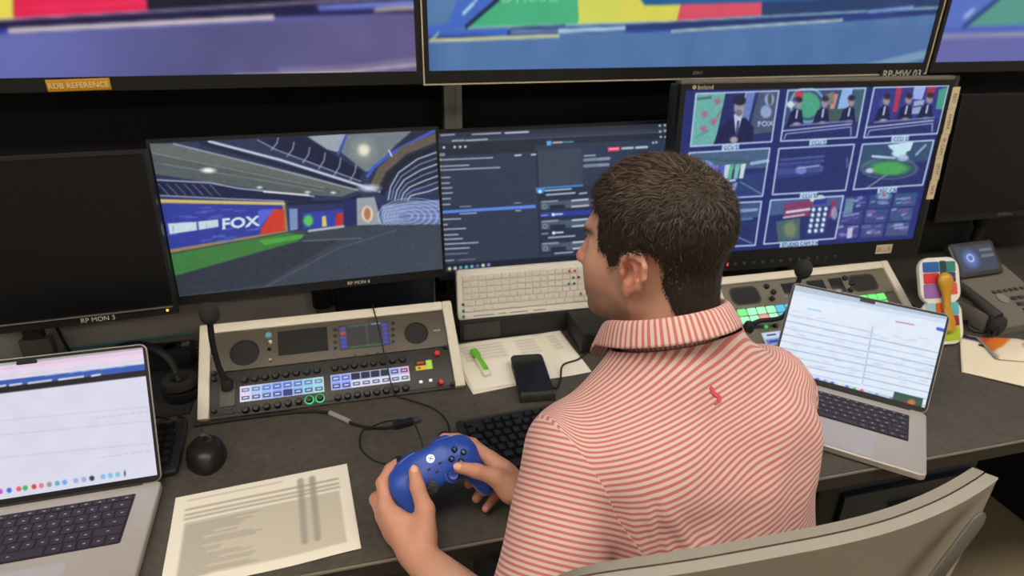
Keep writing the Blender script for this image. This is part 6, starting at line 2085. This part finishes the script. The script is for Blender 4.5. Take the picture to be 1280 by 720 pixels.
def torso(F_, grow=0.0):
    prof = [  # z, f centre, half width, half depth
        (.48, -.135, .168, .118), (.60, -.135, .166, .120), (.72, -.114, .168, .124), (.82, -.075, .178, .126), (.90, -.050, .188, .124), (.96, -.028, .186, .114), (1.00, -.014, .168, .100), (1.03, -.004, .138, .086), (1.06, .010, .104, .076), (1.09, .022, .086, .070), (1.13, .028, .080, .068)]
    pr = np.array(prof)
    sl, (X, Y, Z) = F_.box((.1, .36, .47), (.82, .95, 1.14))
    fc = np.interp(Z, pr[:, 0], pr[:, 1]); aw = np.interp(Z, pr[:, 0], pr[:, 2]) + grow; ad = np.interp(Z, pr[:, 0], pr[:, 3]) + grow
    r = (X - TS[0]) * TR[0] + (Y - TS[1]) * TR[1]
    f_ = (X - TS[0]) * TF[0] + (Y - TS[1]) * TF[1] - fc
    q = (np.abs(r / aw) ** 2.5 + np.abs(f_ / ad) ** 2.5) ** (1 / 2.5)
    d = (q - 1) * np.minimum(aw, ad) * .8
    d = np.maximum(d, .478 - Z)
    d = np.maximum(d, (Z - 1.125))
    F_.merge(sl, d, .02)


torso(S)
for s_ in (-1, 1):
    S.cap(tw_(s_ * .045, .002, 1.030), tw_(s_ * .155, -.004, .962), .056, .058, k=.045)
    S.ell(tw_(s_ * .095, -.080, .945), (.075, .05, .07), k=.04)
    S.cap(tw_(s_ * .12, -.01, .955), tw_(s_ * .185, -.004, .945), .060, .060, k=.04)
L_HEM = L_SH * .12 + L_EL * .88 + np.array([0, 0, 0])
R_HEM = R_SH * .18 + R_EL * .82
S.cap(L_SH, L_HEM, .066, .072, k=.016)
S.cap(R_SH, R_HEM, .066, .066, k=.03)
SV, SQ = S.net()
SV = relax(SV, SQ, 5, .5)
SN = vnormals(SV, SQ)


def loc(V_):
    d = V_ - TS
    return d @ TR, d @ TF, V_[:, 2]


r0, f0, z0 = loc(SV)
# cloth folds: soft diagonal pulls from the left armpit and across the lower back
fold = np.zeros(len(SV))


def ridge(a, b, wid, amp):
    """raised fold along a line in (r,z) on the back"""
    (ra, za), (rb, zb) = a, b
    dx, dz = rb - ra, zb - za
    L2 = dx * dx + dz * dz
    t = np.clip(((r0 - ra) * dx + (z0 - za) * dz) / L2, 0, 1)
    d = np.hypot(r0 - ra - t * dx, z0 - za - t * dz)
    return amp * np.exp(-(d / wid) ** 2) * np.sin(np.pi * np.clip(t, .03, .97)) * (f0 < .02)


fold += ridge((-.15, .96), (-.12, .84), .010, .006) + ridge((-.135, .96), (-.085, .86), .011, .005) + ridge((-.165, .95), (-.15, .83), .009, .006)
fold += ridge((-.06, .93), (-.12, .80), .014, .003) + ridge((.0, .90), (-.09, .80), .012, .004) + ridge((.06, .90), (-.02, .80), .012, .004) + ridge((.13, .93), (.03, .83), .014, .002)
fold += ridge((.17, .98), (.13, .88), .012, .003) - ridge((-.142, .97), (-.135, .86), .006, .005)
fold += .0016 * np.sin(r0 * 34 + z0 * 21) * np.sin(z0 * 43 - r0 * 18) + .0010 * np.sin(r0 * 70 - z0 * 50 + 1)
SV = SV + SN * fold[:, None]


def cut(V_, Q_, co, no, keep):
    """bisect with plane; keep 'out' (along no) or 'in'"""
    bm = bmesh.new()
    me_ = bpy.data.meshes.new('t')
    np_mesh(me_, V_, Q_)
    bm.from_mesh(me_)
    bpy.data.meshes.remove(me_)
    return bm


def bisect(bm, co, no, clear_outer=False, clear_inner=False):
    bmesh.ops.bisect_plane(bm, geom=list(bm.verts) + list(bm.edges) + list(bm.faces), plane_co=Vector(co), plane_no=Vector(no), clear_outer=clear_outer, clear_inner=clear_inner)


def seam_plane(side, EL, SH):
    ax = (EL - SH) / np.linalg.norm(EL - SH)
    out = TR * side
    n = out * .93 + ax * .38
    n /= np.linalg.norm(n)
    return tw_(side * (.200 if side < 0 else .19), -.01, .955), n


CLOTH = None


def cloth_mat(name):
    m = bpy.data.materials.new(name)
    MATS[name] = m
    m.use_nodes = True
    nt = m.node_tree
    b = nt.nodes['Principled BSDF']
    a = nt.nodes.new('ShaderNodeAttribute'); a.attribute_name = 'stripe'
    ml = nt.nodes.new('ShaderNodeMath'); ml.operation = 'MULTIPLY'; ml.inputs[1].default_value = 2 * math.pi / .0075
    sn_ = nt.nodes.new('ShaderNodeMath'); sn_.operation = 'SINE'
    mr = nt.nodes.new('ShaderNodeMapRange'); mr.interpolation_type = 'SMOOTHSTEP'
    mr.inputs[1].default_value = -.25; mr.inputs[2].default_value = .45
    mx = nt.nodes.new('ShaderNodeMix'); mx.data_type = 'RGBA'
    mx.inputs[6].default_value = (*lin((216, 190, 180)), 1)
    mx.inputs[7].default_value = (*lin((197, 114, 110)), 1)
    nt.links.new(a.outputs['Fac'], ml.inputs[0]); nt.links.new(ml.outputs[0], sn_.inputs[0]); nt.links.new(sn_.outputs[0], mr.inputs[0])
    nt.links.new(mr.outputs[0], mx.inputs[0]); nt.links.new(mx.outputs[2], b.inputs['Base Color'])
    tc = nt.nodes.new('ShaderNodeTexCoord')
    n1 = nt.nodes.new('ShaderNodeTexNoise'); n1.inputs['Scale'].default_value = 900; n1.inputs['Detail'].default_value = 2
    n2 = nt.nodes.new('ShaderNodeTexNoise'); n2.inputs['Scale'].default_value = 22; n2.inputs['Detail'].default_value = 3
    ad = nt.nodes.new('ShaderNodeMath'); ad.operation = 'MULTIPLY_ADD'; ad.inputs[1].default_value = 3.0
    nt.links.new(tc.outputs['Object'], n1.inputs['Vector']); nt.links.new(tc.outputs['Object'], n2.inputs['Vector'])
    nt.links.new(n2.outputs['Fac'], ad.inputs[0]); nt.links.new(n1.outputs['Fac'], ad.inputs[2])
    bp_ = nt.nodes.new('ShaderNodeBump'); bp_.inputs['Strength'].default_value = .25; bp_.inputs['Distance'].default_value = .003
    nt.links.new(ad.outputs[0], bp_.inputs['Height']); nt.links.new(bp_.outputs[0], b.inputs['Normal'])
    b.inputs['Roughness'].default_value = .85
    b.inputs['Specular IOR Level'].default_value = .2
    b.inputs['Sheen Weight'].default_value = .15
    return m


CLOTH = cloth_mat('striped_polo_cloth')


def finish(bm, name, stripe_fn, parent):
    bm.normal_update()
    me_ = bpy.data.meshes.new(name)
    bm.to_mesh(me_)
    bm.free()
    co = np.empty(len(me_.vertices) * 3, np.float32)
    me_.vertices.foreach_get('co', co)
    co = co.reshape(-1, 3).astype(float)
    at = me_.attributes.new('stripe', 'FLOAT', 'POINT')
    nv = np.empty(len(me_.vertices) * 3, np.float32)
    me_.vertices.foreach_get('normal', nv)
    at.data.foreach_set('value', stripe_fn(co, nv.reshape(-1, 3)).astype(np.float32))
    me_.vertices.foreach_set('co', (co - PR).astype(np.float32).ravel())
    me_.polygons.foreach_set('use_smooth', [True] * len(me_.polygons))
    me_.materials.append(CLOTH)
    me_.update()
    o = obj(name, me_, None, parent)
    md = o.modifiers.new('thickness', 'SOLIDIFY'); md.thickness = .0016; md.offset = -1
    return o


def body_stripe(co, nv):
    """length along the cloth from the hem: height on the back, then round the shoulder curve"""
    r, f_, z = loc(co)
    zc_, fc_ = .962, -.018
    db = .112 * np.clip(1 - (np.abs(r) / .215) ** 2.5, .05, 1) ** .4
    ph_ = np.where(z > zc_, np.arctan2(np.maximum(z - zc_, 0), np.maximum(fc_ - f_, -.3)), 0)
    return np.where(z > zc_, zc_ + db * ph_, z) - .22 * r + .010 * (r / .18) ** 2


pl, nl = seam_plane(-1, L_EL, L_SH)
pr_, nr = seam_plane(1, R_EL, R_SH)
bm = cut(SV, SQ, None, None, None)
bisect(bm, pl, nl, clear_outer=True)
bisect(bm, pr_, nr, clear_outer=True)
ncen, ndir = tw_(-.012, .026, 1.082), UZ + TF * .42
bisect(bm, ncen, ndir, clear_outer=True)
bisect(bm, (0, 0, .485), (0, 0, -1), clear_outer=True)
shirt = finish(bm, 'polo_shirt', body_stripe, person)
for nm, P_, n_, SH, EL, HEM in (('sleeve', pl, nl, L_SH, L_EL, L_HEM), ('sleeve', pr_, nr, R_SH, R_EL, R_HEM)):
    bm = cut(SV, SQ, None, None, None)
    bisect(bm, P_ - n_ * .0015, n_, clear_inner=True)
    ax = (EL - SH) / np.linalg.norm(EL - SH)
    bisect(bm, HEM, ax, clear_outer=True)
    for v in bm.verts:                      # seam allowance: sleeve sits a touch proud
        v.co += v.normal * .0007
    finish(bm, nm, lambda co, nv, SH=SH, ax=ax: (co - SH) @ ax, shirt)
    bm2 = MB()
    # seam welt along the armhole is part of the sleeve edge
# collar: stand-and-fall loop round the neck
nn = ndir / np.linalg.norm(ndir)
cu_ = TR - nn * (TR @ nn); cu_ /= np.linalg.norm(cu_)
cv_ = np.cross(nn, cu_)
cc = ncen + nn * .012
CV, CQ, CS = [], [], []
nA = 96
prof = [(-.004, -.012), (-.001, .010), (.001, .024), (.004, .031), (.008, .0315), (.0115, .0285), (.015, .021), (.019, .012), (.0225, .002), (.0235, -.002)]
for i in range(nA + 1):
    a = math.radians(102 + 336 * i / nA)       # opening at the front
    ca, sa = math.cos(a), math.sin(a)
    rad_u, rad_v = .078, .074
    front_ = max(0.0, sa) ** 2
    tipk = max(0, abs(i / nA - .5) * 2 - .72) / .28
    for (o, h_) in prof:
        k = (o + .004) / .0275
        hh = h_ * (1 - .35 * front_)
        drop = -.034 * tipk * k + -.012 * front_
        ex = o * (1 + .8 * front_) + .026 * tipk * k
        p3 = cc + cu_ * (rad_u + ex) * ca + cv_ * (rad_v + ex) * sa + nn * (hh + drop)
        CV.append(p3)
        CS.append((a * .085) + .0006 * math.sin(40 * a))
np_ = len(prof)
for i in range(nA):
    for j in range(np_ - 1):
        CQ.append((i * np_ + j, i * np_ + j + 1, (i + 1) * np_ + j + 1, (i + 1) * np_ + j))
cme = bpy.data.meshes.new('collar')
np_mesh(cme, np.array(CV) - PR, np.array(CQ))
at = cme.attributes.new('stripe', 'FLOAT', 'POINT'); at.data.foreach_set('value', np.array(CS, np.float32))
cme.polygons.foreach_set('use_smooth', [True] * len(CQ))
cme.materials.append(CLOTH)
co_ = obj('collar', cme, None, shirt)
md = co_.modifiers.new('thickness', 'SOLIDIFY'); md.thickness = .0022; md.offset = 0

# small embroidered emblem below the collar
def on_back(r, z):
    best = None
    rr, ff, zz = loc(SV)
    k = (np.abs(rr - r) < .006) & (np.abs(zz - z) < .006) & (ff < 0)
    i = np.where(k)[0]
    return SV[i].mean(0), SN[i].mean(0) / np.linalg.norm(SN[i].mean(0))


pt, nrm_ = on_back(-.012, 1.050)
xv = TR - nrm_ * (TR @ nrm_); xv /= np.linalg.norm(xv)
yv = np.cross(nrm_, xv)
EM = Matrix(((xv[0], yv[0], nrm_[0], pt[0] - PR[0] + nrm_[0] * .0012), (xv[1], yv[1], nrm_[1], pt[1] - PR[1] + nrm_[1] * .0012), (xv[2], yv[2], nrm_[2], pt[2] - PR[2] + nrm_[2] * .0012), (0, 0, 0, 1)))
em = MB()
for outl in ([(-.009, .009), (-.005, .013), (-.001, .007), (-.004, .003)], [(-.009, .004), (-.004, .006), (.003, .0), (.007, -.006), (.003, -.012), (-.001, -.012), (.0, -.005), (-.005, -.001)], [(-.007, -.011), (-.001, -.009), (-.001, -.012), (-.006, -.013)]):
    em.prism(outl, 0, .0012)
obj('embroidered_emblem', em, mat('coral_thread', (212, 76, 92), rough=.8), shirt, smooth=None, M=EM)

# ---- trousers and shoes below the desk
TROU = mat('navy_trousers', (38, 42, 56), rough=.85, bump=.2)
Fz = Field((.12, .36, .0), (.86, 1.28, .68), .008)
hipL, hipR = tw_(-.085, -.13, .545), tw_(.085, -.13, .545)
kL, kR = tw_(-.14, .29, .56), tw_(.14, .29, .56)
aL, aR = tw_(-.15, .30, .12), tw_(.15, .34, .12)
Fz.ell(tw_(0, -.14, .56), (.165, .12, .10), np.stack([TR, TF, UZ], 1), k=.03)
for h_, k_, a_ in ((hipL, kL, aL), (hipR, kR, aR)):
    Fz.cap(h_, k_, .085, .066, k=.04)
    Fz.cap(k_, a_, .064, .050, k=.03)
TV, TQ = Fz.net()
TV = relax(TV, TQ, 3)
tm = sdf_mesh('trousers', TV, TQ, PR)
tm.materials.append(TROU)
obj('trousers', tm, None, person)
for a_ in (aL, aR):
    sh = MB().sphere((0, .06, .04), (.045, .135, .045), 20, 12)
    sh.v = [(x, y, max(z, .012)) for x, y, z in sh.v]
    so = obj('shoe', sh, mat('shoe_leather', (40, 34, 30), rough=.5), person, M=T(a_[0] - PR[0], a_[1] - PR[1], 0) @ Matrix.Rotation(TYAW, 4, 'Z'))
    obj('sole', MB().rslab(.088, .262, .042, 0, .014, .002, cy=.06), mat('shoe_sole', (190, 184, 172), rough=.7), so)
    obj('ankle_sock', MB().lathe([(.042, .04), (.046, .13)], 18), BLACKM, so)

# ================================================================== office chair
CH = mat('chair_warm_grey_plastic', (158, 152, 140), rough=.5, var=.03)
CHD = mat('chair_dark_grey', (94, 90, 84), rough=.6, var=.04)
CHM = mat('chair_mesh_grey', (140, 135, 124), rough=.8, var=.1, scale=300)
chair = thing('office_chair', 'warm grey office chair with a curved backrest behind the man', 'chair', T(.475, .56, 0) @ rot('Z', 6))
CHI = (T(.475, .56, 0) @ rot('Z', 6)).inverted()
# backrest plan curve (world) sampled along its width, then turned into the chair's frame
plan = [(.190, .494, .945), (.200, .474, .972), (.232, .455, .996), (.30, .437, 1.010), (.39, .428, 1.018), (.48, .427, 1.016), (.565, .436, 1.010), (.645, .452, 1.006), (.705, .470, 1.002), (.742, .484, .996), (.752, .492, .985)]


def backrest(inset, dy0, dy1, depth_):
    """shell between offsets dy0..dy1 measured backwards from the front face, reaching depth_ below the top edge"""
    P_ = np.array(plan)
    n = 40
    u = np.linspace(0, 1, n)
    s_ = np.linspace(0, 1, len(P_))
    C_ = np.stack([np.interp(u, s_, P_[:, i]) for i in range(3)], -1)
    for _ in range(4):
        C_[1:-1] = .25 * C_[:-2] + .5 * C_[1:-1] + .25 * C_[2:]
    tng = np.gradient(C_, axis=0); tng[:, 2] = 0
    tng /= np.linalg.norm(tng, axis=1, keepdims=True)
    nb = np.stack([tng[:, 1], -tng[:, 0], np.zeros(n)], -1)     # backwards (towards the camera)
    rows = 14
    vs, fs = [], []
    for side, dy in ((0, dy0), (1, dy1)):
        for j in range(rows):
            t = j / (rows - 1)
            for i in range(n):
                edge = abs(u[i] - .5) * 2
                bottom = depth_ * (1 - edge ** 1.6) ** 1.0 + .02
                z = C_[i, 2] - inset - t * bottom
                bulge = .030 * math.sin(t * 2.4) - .012 * t
                p_ = C_[i] + nb[i] * (dy - bulge * (1 - edge ** 3)) 
                vs.append((p_[0], p_[1], z))
    def ix(sd, j, i):
        return sd * rows * n + j * n + i
    for j in range(rows - 1):
        for i in range(n - 1):
            fs.append((ix(0, j, i), ix(0, j, i + 1), ix(0, j + 1, i + 1), ix(0, j + 1, i)))
            fs.append((ix(1, j, i), ix(1, j + 1, i), ix(1, j + 1, i + 1), ix(1, j, i + 1)))
    for i in range(n - 1):
        fs.append((ix(0, 0, i), ix(1, 0, i), ix(1, 0, i + 1), ix(0, 0, i + 1)))
        fs.append((ix(0, rows - 1, i), ix(0, rows - 1, i + 1), ix(1, rows - 1, i + 1), ix(1, rows - 1, i)))
    for j in range(rows - 1):
        fs.append((ix(0, j, 0), ix(0, j + 1, 0), ix(1, j + 1, 0), ix(1, j, 0)))
        fs.append((ix(0, j, n - 1), ix(1, j, n - 1), ix(1, j + 1, n - 1), ix(0, j + 1, n - 1)))
    return MB().add(vs, fs)


def chair_part(name, mb, m, par=chair, smooth=50, bev=0.0):
    o = obj(name, mb.xf(CHI), m, par, smooth=smooth)
    if bev:
        md = o.modifiers.new('round', 'BEVEL'); md.width = bev; md.segments = 3; md.angle_limit = math.radians(50)
    return o


bk = chair_part('backrest_shell', backrest(0.0, .010, .024, .40), CH, bev=.005)
chair_part('backrest_cushion', backrest(-.001, -.004, .0085, .395), CHM, bev=.004)
# recessed oval fixing on the lower right of the shell, with its dark arm
P_r = np.array([.672, .442, .945])
chair_part('oval_recess', MB().rslab(.040, .13, .0195, 0, .004, .001, M=T(.668, .4275, .925) @ rot('Z', 14) @ rot('X', 90) @ rot('Z', -38)), CHD, bk)
chair_part('oval_recess', MB().rslab(.040, .13, .0195, 0, .004, .001, M=T(.26, .436, .90) @ rot('Z', -12) @ rot('X', 90) @ rot('Z', 34)), CHD, bk)
chair_part('back_support', MB().tube([(.47, .41, .80), (.475, .395, .68), (.478, .40, .55), (.48, .47, .44), (.48, .56, .40)], [.03, .03, .03, .032, .035], 14), CHD)
chair_part('seat', MB().rslab(.50, .47, .10, .41, .47, .02, M=T(.478, .62, 0) @ rot('Z', 8)), CHM)
chair_part('seat_pan', MB().rslab(.46, .43, .09, .385, .41, .008, M=T(.478, .62, 0) @ rot('Z', 8)), CHD)
for s_, ax_ in ((-1, .20), (1, .755)):
    arm = chair_part('armrest_post', MB().tube([(.478 + s_ * .20, .60, .40), (ax_, .60, .41), (ax_, .60, .60)], .016, 10), CHD)
    chair_part('armrest_pad', MB().rslab(.08, .22, .035, .60, .625, .01, M=T(ax_, .62, 0) @ rot('Z', 6)), BLACKM, arm)
chair_part('gas_column', MB().lathe([(.03, .09), (.03, .25), (.02, .25), (.02, .39)], 18, M=T(.478, .61, 0)), BLACKM)
for k in range(5):
    a = math.radians(72 * k + 20)
    ex, ey = .478 + .29 * math.cos(a), .61 + .29 * math.sin(a)
    lg = chair_part('base_leg', MB().tube([(.478, .61, .11), (.478 + .15 * math.cos(a), .61 + .15 * math.sin(a), .095), (ex, ey, .075)], [.024, .020, .015], 10), CHD)
    chair_part('caster', MB().lathe([(.006, -.024), (.026, -.022), (.027, 0), (.026, .022), (.006, .024)], 18, M=T(ex, ey, .027) @ rot('Z', math.degrees(a) + 60) @ rot('X', 90)), BLACKM, lg)
